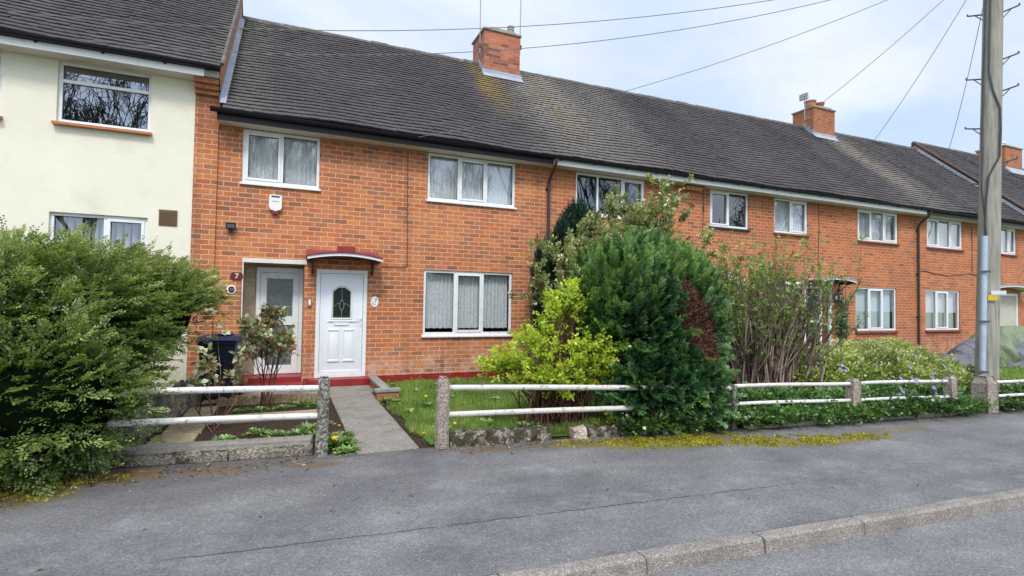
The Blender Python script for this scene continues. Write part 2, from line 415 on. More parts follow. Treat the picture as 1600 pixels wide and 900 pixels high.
def roof_mat():
    m, g, out = mat('weathered_roof_tiles'); p = g.pos(); x, y, z = g.xyz(p)
    wn = g.n('ShaderNodeAttribute', {'attribute_name': 'shade'}).outputs['Fac']
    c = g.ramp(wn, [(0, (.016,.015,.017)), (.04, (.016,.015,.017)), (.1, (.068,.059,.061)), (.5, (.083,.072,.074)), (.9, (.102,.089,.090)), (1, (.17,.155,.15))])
    c = g.mix(1., c, g.ramp(g.noise(p, .7, 5), [(.3, (.78,.76,.8)), (.7, (1.22,1.22,1.18))]), 'MULTIPLY')
    c = g.mix(1., c, g.ramp(g.noise(p, 30., 4), [(.25, (.72,.72,.72)), (.75, (1.28,1.28,1.28))]), 'MULTIPLY')
    nx = g.m('ADD', x, g.m('MULTIPLY', g.m('SUBTRACT', g.noise(p, 1.6, 5, .6), .5), .9))
    def streak(x0, w, ylo, yhi, colr, amt):
        nonlocal c
        d = g.m('ABSOLUTE', g.m('SUBTRACT', nx, x0)); f = g.sm(d, w, w*.15)
        f = g.m('MULTIPLY', f, g.sm(y, ylo, yhi)); f = g.m('MULTIPLY', f, g.sm(g.noise(p, 14., 4, .7), .25, .62)); c = g.mix(g.m('MULTIPLY', f, amt), c, colr)
    streak(6.7, 1.9, -2.2, 2.6, (.33,.295,.245), .9)
    streak(8.6, 1.3, -1.6, 1.8, (.24,.215,.19), .7)
    streak(5.0, .55, .5, 2.4, (.30,.205,.05), .95)
    streak(6.7, .4, .2, 1.6, (.24,.17,.06), .5)
    streak(20.4, 1.2, -1.8, 1.5, (.29,.25,.20), .85)
    streak(21.7, .55, -1., .8, (.22,.19,.16), .45)
    streak(-.9, .7, -2., .2, (.17,.17,.13), .45)
    rg = g.m('MULTIPLY', g.sm(g.noise(p, 9., 5, .7), .5, .72), g.sm(y, 2.4, 3.7)); c = g.mix(g.m('MULTIPLY', rg, .6), c, (.22,.20,.16))
    lich = g.sm(g.noise(p, 6., 6, .75), .66, .72); c = g.mix(g.m('MULTIPLY', lich, .4), c, (.26,.25,.22)); c = g.mix(g.sm(wn, .08, .04), c, (.016,.015,.017))  # tile risers coloured near-black to paint in the shadow line under each row
    pbsdf(g, out, c, .78, g.bump(g.noise(p, 45., 4), .25, .006), 0, .35); return m
M['roof'] = roof_mat()
M['ridge'] = plain('ridge_tiles', (.10,.088,.08), .85, .3, 5., bump=.4, bscale=30., dirt=((.30,.27,.2), .6), dscale=7.)
M['verge'] = plain('verge_tiles', (.105,.062,.05), .85, .3, 9., bump=.4)

def glass_mat(name, refl=.14, tint=(.95,.97,.97), rough=.0):
    m, g, out = mat(name)
    fr = g.n('ShaderNodeLayerWeight', None, Blend=.5); f = g.m('ADD', g.m('MULTIPLY', g.m('POWER', fr.outputs['Facing'], 4.), .85), refl, clamp=True)
    p = g.pos()
    nm = g.bump(g.noise(p, 1.1, 2), .06, .02)
    gl = g.n('ShaderNodeBsdfGlossy', None, Color=(.95,.97,1.), Roughness=rough, Normal=nm)
    tr = g.n('ShaderNodeBsdfTransparent', None, Color=tint)
    mx = g.n('ShaderNodeMixShader'); g.set(mx, 0, f); g.set(mx, 1, tr.outputs[0]); g.set(mx, 2, gl.outputs[0])
    g.t.links.new(mx.outputs[0], out.inputs[0]); return m
M['glass'] = glass_mat('window_glass', .16)
M['glass_dark'] = glass_mat('strong_reflecting_glass', .27, (.5,.55,.56))
M['glass_open'] = glass_mat('dark_open_window_glass', .13, (.6,.65,.66))
M['leadlight'] = plain('pale_flashing', (.50,.52,.56), .55, .15, 4.)
M['glass_low'] = glass_mat('ground_floor_glass', .07)
def obscure():
    m, g, out = mat('obscured_door_glass'); p = g.pos()
    h = g.noise(g.comb(g.xyz(p)[0], g.xyz(p)[1], g.m('MULTIPLY', g.xyz(p)[2], 3.)), 9., 5, .65, dist=1.5)
    c = g.ramp(h, [(.3, (.045,.06,.058)), (.7, (.17,.20,.19))])
    pbsdf(g, out, c, .22, g.bump(h, .4, .01), 0, .7); return m
M['obscure'] = obscure()
def net(name, col, lace=0.):
    m, g, out = mat(name); p = g.pos(); x, y, z = g.xyz(p)
    c = g.mix(g.noise(p, 3., 3), tuple(a*.85 for a in col), col)
    if lace:
        w = g.n('ShaderNodeTexVoronoi', None, Vector=g.comb(g.m('MULTIPLY', x, 1.6), 0., z), Scale=26.).outputs['Distance']
        c = g.mix(g.m('MULTIPLY', g.sm(w, .3, .55), lace), c, tuple(a*.35 for a in col))
    d = g.n('ShaderNodeBsdfDiffuse', None, Color=c); t = g.n('ShaderNodeBsdfTranslucent', None, Color=c)
    mx = g.n('ShaderNodeMixShader', None); g.set(mx, 0, .25); g.set(mx, 1, d.outputs[0]); g.set(mx, 2, t.outputs[0])
    g.t.links.new(mx.outputs[0], out.inputs[0]); return m
M['net'] = net('net_curtain', (.90,.91,.92))
M['lace'] = net('lace_curtain', (.88,.91,.92), .35)
M['curtain_blue'] = net('pale_blue_curtain', (.66,.76,.78))
M['vblind'] = net('vertical_blind', (.66,.68,.66))

def leaf_mat(name, stops, transl=.3, gloss=.06, clump=1.5, cl=(.62, 1.3), rough=.4):
    m, g, out = mat(name); p = g.pos()
    a = g.n('ShaderNodeAttribute', {'attribute_name': 'shade'}).outputs['Fac']
    c = g.ramp(a, stops)
    k = g.noise(p, clump, 3); c = g.mix(1., c, g.ramp(k, [(.3, (cl[0],)*3), (.7, (cl[1],)*3)]), 'MULTIPLY')
    d = g.n('ShaderNodeBsdfDiffuse', None, Color=c)
    t = g.n('ShaderNodeBsdfTranslucent', None, Color=g.mix(1., c, (1.1,1.15,.6), 'MULTIPLY'))
    mx = g.n('ShaderNodeMixShader'); g.set(mx, 0, transl); g.set(mx, 1, d.outputs[0]); g.set(mx, 2, t.outputs[0])
    gl = g.n('ShaderNodeBsdfGlossy', None, Color=(1,1,1), Roughness=rough)
    mx2 = g.n('ShaderNodeMixShader'); g.set(mx2, 0, gloss); g.set(mx2, 1, mx.outputs[0]); g.set(mx2, 2, gl.outputs[0])
    g.t.links.new(mx2.outputs[0], out.inputs[0]); return m
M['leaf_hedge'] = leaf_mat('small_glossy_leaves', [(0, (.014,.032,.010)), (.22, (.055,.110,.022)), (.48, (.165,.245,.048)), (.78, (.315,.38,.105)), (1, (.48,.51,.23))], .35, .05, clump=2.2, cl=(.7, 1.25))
M['leaf_conifer'] = leaf_mat('conifer_sprays', [(0, (.008,.030,.018)), (.25, (.030,.100,.042)), (.5, (.095,.225,.055)), (.75, (.21,.36,.08)), (1, (.36,.48,.15))], .2, .05, clump=2.5, cl=(.7,1.25))
M['leaf_lime'] = leaf_mat('lime_leaves', [(0, (.15,.24,.014)), (.35, (.40,.52,.03)), (1, (.74,.80,.11))], .4, .04, cl=(.75,1.2))
M['leaf_thuja'] = leaf_mat('dark_thuja', [(0, (.006,.022,.014)), (.5, (.02,.062,.034)), (1, (.05,.12,.055))], .12, .04)
M['leaf_varieg'] = leaf_mat('variegated_leaves', [(0, (.06,.09,.025)), (.35, (.19,.24,.07)), (.65, (.38,.41,.15)), (1, (.68,.65,.34))], .3, .05)
M['leaf_spring'] = leaf_mat('spring_leaves', [(0, (.07,.12,.02)), (.5, (.21,.31,.05)), (1, (.45,.48,.10))], .35, .05)
M['leaf_ground'] = leaf_mat('ground_cover_leaves', [(0, (.018,.05,.014)), (.4, (.07,.16,.035)), (.75, (.19,.31,.075)), (1, (.40,.46,.18))], .3, .06)
M['leaf_flower'] = leaf_mat('pale_green_leaves', [(0, (.06,.11,.022)), (.35, (.22,.31,.06)), (.7, (.46,.50,.14)), (1, (.68,.66,.34))], .3, .05)
M['leaf_rose'] = leaf_mat('rose_leaves', [(0, (.30,.10,.035)), (.2, (.32,.20,.08)), (.4, (.14,.20,.07)), (.7, (.30,.35,.15)), (1, (.62,.62,.40))], .3, .09)
M['leaf_weed'] = leaf_mat('weed_leaves', [(0, (.06,.13,.025)), (.6, (.19,.32,.07)), (1, (.36,.46,.15))], .3, .06)
M['grass'] = leaf_mat('lawn_blades', [(0, (.065,.12,.022)), (.4, (.17,.28,.055)), (.75, (.32,.43,.11)), (1, (.52,.50,.22))], .35, .04, 1.2, (.72, 1.22))
M['petal_violet'] = leaf_mat('violet_petals', [(0, (.22,.18,.50)), (1, (.42,.37,.72))], .3, .02)
M['petal_yellow'] = leaf_mat('yellow_petals', [(0, (.75,.50,.01)), (1, (.85,.65,.03))], .3, .02, cl=(.9,1.1))
M['deadleaf'] = leaf_mat('dead_leaves', [(0, (.10,.045,.022)), (.5, (.24,.13,.06)), (.8, (.40,.26,.14)), (1, (.55,.43,.30))], .1, .03)
M['deadtwig'] = leaf_mat('dead_brown_sprays', [(0, (.06,.027,.018)), (.5, (.17,.075,.048)), (1, (.33,.19,.13))], .05, .02)
M['core'] = plain('deep_shade_foliage', (.004,.008,.003), .95, .4, 9., spec=0.)  # near-black colour of the solid cores stands in for shade inside the bushes
M['core_brown'] = plain('bare_inner_twigs', (.035,.018,.012), .9, .4, 30., bump=.6, bscale=60.)
M['leaf_moss'] = leaf_mat('moss_tufts', [(0, (.13,.12,.012)), (.5, (.32,.29,.02)), (1, (.50,.46,.06))], .2, .02, clump=5., cl=(.6,1.3))
def bark(name, stops):
    m, g, out = mat(name); p = g.pos()
    a = g.n('ShaderNodeAttribute', {'attribute_name': 'shade'}).outputs['Fac']
    c = g.ramp(a, stops); c = g.mix(1., c, g.ramp(g.noise(p, 25., 4), [(.3, (.7,)*3), (.7, (1.25,)*3)]), 'MULTIPLY')
    pbsdf(g, out, c, .8, None, 0, .3); return m
M['bark'] = bark('brown_stems', [(0, (.05,.03,.022)), (.6, (.13,.085,.06)), (1, (.25,.19,.145))])
M['bark_purple'] = bark('purple_brown_stems', [(0, (.07,.04,.036)), (.5, (.19,.12,.10)), (1, (.40,.31,.26))])
M['bark_red'] = bark('reddish_stems', [(0, (.05,.02,.014)), (.6, (.13,.055,.036)), (1, (.26,.14,.10))])
M['bark_tree'] = bark('bare_tree_bark', [(0, (.07,.07,.05)), (1, (.16,.155,.11))])
def pole_mat():
    m, g, out = mat('pole_timber'); p = g.pos(); x, y, z = g.xyz(p)
    v = g.comb(g.m('MULTIPLY', x, 12.), g.m('MULTIPLY', y, 12.), g.m('MULTIPLY', z, .7))
    n = g.noise(v, 2.2, 6, .65); c = g.ramp(n, [(.25, (.17,.155,.125)), (.5, (.31,.295,.25)), (.75, (.42,.40,.345))])
    cr = g.sm(g.noise(v, 4., 3), .66, .72); c = g.mix(g.m('MULTIPLY', cr, .7), c, (.07,.06,.05))
    c = g.mix(1., c, g.ramp(g.noise(p, 1.4, 3), [(.3, (.8,.82,.78)), (.7, (1.1,1.1,1.08))]), 'MULTIPLY')
    pbsdf(g, out, c, .85, g.bump(n, .5, .01), 0, .25); return m
M['pole'] = pole_mat()
def cover(name, col, wr=6.):
    m, g, out = mat(name); p = g.pos()
    n = g.noise(p, wr, 5, .6, dist=1.); c = g.mix(n, tuple(a*.6 for a in col), tuple(min(1, a*1.35) for a in col))
    pbsdf(g, out, c, .5, g.bump(n, .7, .06), 0, .4); return m
M['cover_grey'] = cover('grey_cover', (.13,.135,.15)); M['cover_green'] = cover('green_tarpaulin', (.17,.215,.12))

# ground surfaces
def asphalt(name, base, pavement=False):
    m, g, out = mat(name); p = g.pos(); x, y, z = g.xyz(p)
    vo = g.n('ShaderNodeTexVoronoi', None, Vector=p, Scale=95.); cc = g.xyz(vo.outputs['Color'])[0]
    c = g.ramp(cc, [(0, tuple(b*.68 for b in base)), (.5, base), (.92, tuple(b*1.2 for b in base)), (1, tuple(b*1.7 for b in base))])
    c = g.mix(1., c, g.ramp(g.noise(p, 1.1, 5, .6), [(.3, (.76,.76,.78)), (.7, (1.2,1.2,1.19))]), 'MULTIPLY')
    c = g.mix(1., c, g.ramp(g.noise(g.comb(g.m('MULTIPLY', x, .35), y, 0.), 2.6, 4), [(.35, (.86,.86,.86)), (.7, (1.16,1.16,1.15))]), 'MULTIPLY')
    pale = g.sm(g.noise(p, 1.7, 6, .7), .56, .74); c = g.mix(g.m('MULTIPLY', pale, .5), c, (.30,.29,.29))
    h = g.m('ADD', g.m('MULTIPLY', vo.outputs['Distance'], 1.), g.m('MULTIPLY', g.noise(p, 160., 2), .6))
    for sc, th, colr, amt in ((2.6, .035, (.33,.32,.30), .7), (1.7, .03, (.05,.048,.045), .7), (3.9, .03, (.26,.25,.24), .6)):
        sp = g.n('ShaderNodeTexVoronoi', None, Vector=g.comb(x, y, sc), Scale=sc).outputs['Distance']; c = g.mix(g.m('MULTIPLY', g.sm(g.m('ADD', sp, g.m('MULTIPLY', g.noise(p, 40., 2), .03)), th+.02, th), amt), c, colr)
    if pavement:
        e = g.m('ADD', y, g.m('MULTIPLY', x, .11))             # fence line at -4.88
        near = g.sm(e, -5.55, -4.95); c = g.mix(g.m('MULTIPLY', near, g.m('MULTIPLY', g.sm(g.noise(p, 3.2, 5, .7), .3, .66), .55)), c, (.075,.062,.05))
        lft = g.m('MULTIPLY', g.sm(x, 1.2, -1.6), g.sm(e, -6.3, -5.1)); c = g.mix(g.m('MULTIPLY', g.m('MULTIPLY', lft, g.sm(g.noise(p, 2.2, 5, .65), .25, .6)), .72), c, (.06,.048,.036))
        # open joint in the surfacing
        jl = g.m('ABSOLUTE', g.m('ADD', g.m('ADD', y, 6.985), g.m('ADD', g.m('MULTIPLY', x, .083), g.m('MULTIPLY', g.m('SUBTRACT', g.noise(p, 7., 4), .5), .06))))
        jf = g.m('MULTIPLY', g.sm(jl, .012, .004), g.m('MULTIPLY', g.sm(g.noise(p, 5., 3), .3, .42), g.m('MULTIPLY', g.sm(x, -.9, -.5), g.sm(x, 5.2, 4.0)))); c = g.mix(g.m('MULTIPLY', jf, .75), c, (.035,.033,.03))
        h = g.m('SUBTRACT', h, g.m('MULTIPLY', jf, 2.))
        jw = g.m('MULTIPLY', g.sm(g.m('ABSOLUTE', g.m('ADD', jl, -.16)), .2, .02), g.sm(g.noise(p, 6., 5, .7), .45, .7)); c = g.mix(g.m('MULTIPLY', jw, .3), c, (.3,.29,.28))
        def blob(cx, cy, rx, ry, tilt=-.11):
            dx = g.m('DIVIDE', g.m('SUBTRACT', x, cx), rx); dy = g.m('DIVIDE', g.m('SUBTRACT', g.m('SUBTRACT', y, cy), g.m('MULTIPLY', g.m('SUBTRACT', x, cx), tilt)), ry)
            return g.m('SQRT', g.m('ADD', g.m('MULTIPLY', dx, dx), g.m('MULTIPLY', dy, dy)))
        wv = g.m('ADD', g.m('MULTIPLY', g.m('SUBTRACT', g.noise(p, 4.5, 6, .7), .5), 2.0), g.m('MULTIPLY', g.m('SUBTRACT', g.noise(p, 34., 4, .7), .5), 1.5))
        for (a, b_, rx, ry, col, amt) in ((4.55, -5.75, 1.05, .34, (.17,.145,.016), .8), (6.5, -6.40, 1.0, .22, (.18,.135,.022), .7), (5.6, -6.1, .7, .22, (.18,.145,.018), .75), (3.55, -5.5, .8, .2, (.16,.12,.03), .6),
                                          (-2.15, -5.15, .55, .45, (.13,.10,.03), .7), (-1.45, -4.95, .5, .2, (.17,.10,.045), .75), (-.6, -5.1, .3, .12, (.17,.09,.035), .6), (8.0, -6.35, .7, .16, (.16,.12,.04), .5), (.35, -5.22, .3, .1, (.15,.08,.03), .6), (2.3, -5.35, .45, .12, (.15,.085,.04), .5)):
            f = g.sm(g.m('ADD', blob(a, b_, rx, ry), wv), 1.05, .72)
            c = g.mix(g.m('MULTIPLY', f, amt), c, g.mix(g.noise(p, 38., 4), tuple(q*.55 for q in col), tuple(q*1.35 for q in col)))
    pbsdf(g, out, c, .88, g.bump(h, .55, .008), 0, .3); return m
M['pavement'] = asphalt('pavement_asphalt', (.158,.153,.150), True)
M['road'] = asphalt('road_asphalt', (.192,.185,.180))
def soilmat():
    m, g, out = mat('dark_soil'); p = g.pos()
    n = g.noise(p, 14., 6, .7); c = g.ramp(n, [(.3, (.022,.015,.010)), (.6, (.07,.048,.034)), (.85, (.15,.11,.08))])
    pbsdf(g, out, c, .95, g.bump(g.noise(p, 35., 6, .7), .9, .03), 0, .1); return m
M['soil'] = soilmat()
def turf():
    m, g, out = mat('turf'); p = g.pos()
    n = g.noise(p, 5., 6, .7); c = g.ramp(n, [(.25, (.045,.065,.015)), (.5, (.085,.16,.025)), (.8, (.14,.24,.04))])
    pbsdf(g, out, c, .95, g.bump(g.noise(p, 60., 5, .7), .8, .03), 0, .1); return m
M['turf'] = turf()
# ---------------------------------------------------------------- buildings
TP = .935
def wall_holes(mb, x0, x1, z0, z1, holes, y=0., depth=.13, mi=0):
    xs = sorted({x0, x1} | {h[0] for h in holes} | {h[1] for h in holes}); zs = sorted({z0, z1} | {h[2] for h in holes} | {h[3] for h in holes})
    for a, b in zip(xs, xs[1:]):
        for c, d in zip(zs, zs[1:]):
            cx, cz = (a+b)/2, (c+d)/2
            if any(h[0] < cx < h[1] and h[2] < cz < h[3] for h in holes): continue
            mb.face([(a,y,c),(b,y,c),(b,y,d),(a,y,d)], mi)
    for (a, b, c, d) in holes:
        e = y+depth
        mb.face([(a,y,c),(a,e,c),(a,e,d),(a,y,d)], mi); mb.face([(b,y,c),(b,y,d),(b,e,d),(b,e,c)], mi)
        mb.face([(a,y,c),(b,y,c),(b,e,c),(a,e,c)], mi); mb.face([(a,y,d),(a,e,d),(b,e,d),(b,y,d)], mi)

def curtain_mesh(x0, x1, z0, z1, y, amp=.03, folds=9, wav=0.):
    n = 90; V = []; F = []
    xs = np.linspace(x0, x1, n); ph = rng.uniform(0, 6)
    yy = y + amp*np.sin((xs-x0)*folds*6.28/max(x1-x0, .1)*(x1-x0) + ph + .8*np.sin(xs*5)) + .012*np.sin(xs*61)
    for k in range(n):
        zb = z0 + (wav*abs(math.sin(xs[k]*23.)) if wav else 0)
        V += [(xs[k], yy[k], zb), (xs[k], yy[k]*.6 + y*.4, z1)]
    for k in range(n-1): F.append((2*k, 2*k+2, 2*k+3, 2*k+1))
    return np.array(V), np.array(F)

def window(root, x0, x1, z0, z1, lights, y=.03, curtain='net', glass='glass', sill=None, sill_mat='upvc', top_light=0., gap=.0, fw=.055, clip_top=None, wav=0., half=None):
    """lights: list of (width share, opening?)"""
    mb = MB(); yb = y+.065
    mb.box(x0, x0+fw, y, yb, z0, z1); mb.box(x1-fw, x1, y, yb, z0, z1)
    mb.box(x0+fw, x1-fw, y, yb, z0, z0+fw); mb.box(x0+fw, x1-fw, y, yb, z1-fw, z1)
    tot = sum(l[0] for l in lights); x = x0+fw; W = x1-x0-2*fw
    panes = []; zt = z1-fw
    if top_light:
        zt = z1-fw-top_light; mb.box(x0+fw, x1-fw, y-.004, yb, zt-.028, zt+.028); panes.append((x0+fw, x1-fw, zt+.028, z1-fw)); zt -= .028
    for i, (w, op) in enumerate(lights):
        xe = x + W*w/tot
        a, b = x + (.026 if i else 0), xe - (.026 if i < len(lights)-1 else 0)
        if i < len(lights)-1: mb.box(xe-.026, xe+.026, y-.002, yb, z0+fw, zt)
        if op:
            s = .046; yo = y-.014
            mb.box(a, a+s, yo, yb-.01, z0+fw, zt); mb.box(b-s, b, yo, yb-.01, z0+fw, zt); mb.box(a+s, b-s, yo, yb-.01, z0+fw, z0+fw+s); mb.box(a+s, b-s, yo, yb-.01, zt-s, zt)
            panes.append((a+s, b-s, z0+fw+s, zt-s))
        else: panes.append((a, b, z0+fw, zt))
        x = xe
    fr = mb.build('window', M['upvc'], root, bevel=.006)
    pb = MB()
    gk = MB()
    for (a, b, c, d) in panes:
        pb.face([(a, y+.035, c), (b, y+.035, c), (b, y+.035, d), (a, y+.035, d)])
        q = .009; yq = y+.028
        for bx in ((a, a+q, c, d), (b-q, b, c, d), (a+q, b-q, c, c+q), (a+q, b-q, d-q, d)): gk.box(bx[0], bx[1], yq, yq+.006, bx[2], bx[3])
    pb.build('pane', M[glass], fr, recalc=False); gk.build('gasket', M['black'], fr)
    if curtain:
        spans = [(x0+fw, x1-fw)] if half is None else half
        Vs, Fs = [], []; o = 0
        for a, b in spans:
            V, F = curtain_mesh(a, b, z0+fw+gap, z1-fw+.02, y+.15, .022 if curtain != 'vblind' else .0, 58, wav)
            Vs.append(V); Fs.append(F+o); o += len(V)
        np_mesh('curtain', np.concatenate(Vs), np.concatenate(Fs), M[curtain], fr, smooth=True)
    if sill:
        pj, th = sill; s = MB(); e = .03
        s.extrude([(-pj, z0-th), (y+.02, z0-th), (y+.02, z0+.004), (-.005, z0-.002), (-pj, z0-th*.35)], x0-e, x1+e, 'x')
        s.build('sill', M[sill_mat], fr, bevel=.004)
    return fr

def eaves(root, x0, x1, fascia_mat, zf=4.93, zg=5.10, yf=-.35, fh=.16, gutter_ext=(0, 0), brackets=True):
    MB().box(x0, x1, yf+.02, -.003, zf, zf+.02).build('soffit', M['soffit'], root)
    MB().box(x0, x1, yf, yf+.019, zf-.006, zf+fh).build('fascia', M[fascia_mat], root)
    g = MB(); cy, r = yf-.062, .056
    prof = [(cy + r*math.cos(t), zg - .01 + r*math.sin(t)) for t in np.linspace(math.pi, 2*math.pi, 9)]
    prof = [(cy-r-.006, zg+.004), ] + prof + [(cy+r, zg+.004), (cy+r-.006, zg+.004), (cy+r-.006, zg-.012)] + [(cy + (r-.008)*math.cos(t), zg - .01 + (r-.008)*math.sin(t)) for t in np.linspace(2*math.pi, math.pi, 7)] + [(cy-r+.006, zg+.004)]
    a, b = x0-gutter_ext[0], x1+gutter_ext[1]
    g.extrude(prof, a, b, 'x')
    if brackets:
        x = a+.15
        while x < b:
            rr = r+.007
            pr = [(cy + rr*math.cos(t), zg-.01 + rr*math.sin(t)) for t in np.linspace(math.pi, 2*math.pi, 9)] + [(yf-.001, zg+.006), (yf-.001, zg-.10)][::1]
            pr = [(cy-rr, zg+.008)] + pr
            g.extrude(pr[:-2] + [(yf-.002, zg-.01), (yf-.002, zg-.075), (cy, zg-.075)][:2], x, x+.035, 'x'); x += .92
    g.build('gutter', M['black'], root, smooth=True)

def ridge_y(x): return 3.3 + .0255*(x+1.2)
def roof(root, x0, x1, z_e=5.13, y_e=-.40, back=True, ridge_fn=ridge_y, rows=34):
    """plain tiled slope: every tile its own kicked-up quad, plus the back slope"""
    rr = np.random.default_rng(int(abs(x0)*100)+5); tw = .165; nt = int(math.ceil((x1-x0)/tw))
    V, F, SHD = [], [], []; o = 0
    s = np.arange(rows+1)/rows
    for r in range(rows):
        xs = x0 + (np.arange(nt+1) - (.5 if r % 2 else 0))*tw
        xa = np.clip(xs[:-1], x0, x1); xb = np.clip(np.append(xs[1:-1], x1), x0, x1); k = xb-xa > .01; xa, xb = xa[k], xb[k]
        lift = .039 + rr.normal(0, .003, len(xa)); dl = rr.normal(0, .004, len(xa)); rot = rr.normal(0, .0025, len(xa))
        def pt(x, f, up):
            L = ridge_fn(x) - y_e; y = y_e + L*f; z = z_e + TP*(y-y_e) + .018*np.sin(x*.9)+.012*np.sin(x*2.3+f*4)
            return np.stack([x, y - up*.68, z + up*.73], -1)
        f0, f1 = s[r] - .002, s[r+1] + .012
        lo = pt(xa, f0+dl*.1, lift+rot); lo2 = pt(xb, f0+dl*.1, lift-rot); hi = pt(xa, f1, .004); hi2 = pt(xb, f1, .004); b1 = pt(xa, f0+dl*.1, lift-.04); b2 = pt(xb, f0+dl*.1, lift-.04)
        g_ = .0018
        lo[:,0] += g_; hi[:,0] += g_; lo2[:,0] -= g_; hi2[:,0] -= g_; b1[:,0] += g_; b2[:,0] -= g_
        n = len(xa); A = np.stack([lo, lo2, hi2, hi, b1, b2], 1).reshape(-1, 3); V.append(A)
        i = np.arange(n)[:, None]*6 + o
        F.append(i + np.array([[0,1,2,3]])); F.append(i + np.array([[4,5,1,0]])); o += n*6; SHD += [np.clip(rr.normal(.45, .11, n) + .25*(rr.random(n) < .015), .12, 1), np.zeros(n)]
    # under-layer and back slope
    ns = 12; xs = np.linspace(x0, x1, ns)
    for a, b in zip(xs, xs[1:]):
        q = []
        for x in (a, b):
            yr = ridge_fn(x); zr = z_e + TP*(yr-y_e) - .02
            q.append([(x, y_e+.02, z_e-.012), (x, yr, zr), (x, 2*yr-y_e, z_e-.012)])
        V.append(np.array([q[0][0], q[1][0], q[1][1], q[0][1], q[0][2], q[1][2]]))
        F.append(np.array([[0,1,2,3],[3,2,5,4]]) + o); o += 6; SHD.append(np.array([.4, .4]))
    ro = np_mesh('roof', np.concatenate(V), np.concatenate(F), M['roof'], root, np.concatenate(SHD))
    rt = MB(); x = x0; 
    while x < x1-.05:
        b = min(x+.44, x1); yr = ridge_fn((x+b)/2); zr = z_e + TP*(yr-y_e) + rr.normal(0, .006); R0 = .115
        prof = [(yr + R0*math.cos(t), zr-.045 + R0*.95*math.sin(t)) for t in np.linspace(-.35, math.pi+.35, 9)]
        rt.extrude(prof, x+.004, b-.004, 'x'); x = b
    rt.build('ridge_tiles', M['ridge'], ro, smooth=True)
    return ro

def gable(mb, x, z_e, y_e, yb0, ridge_fn, up=0., z0=0.):
    yr = ridge_fn(x); yb = 2*yr - y_e
    mb.face([(x, 0, z0), (x, yb-.4, z0), (x, yb-.4, z_e+.3), (x, yr, z_e + TP*(yr-y_e)+up-.05), (x, .35, z_e+TP*(.35-y_e)+up-.05), (x, 0, z_e+up)])

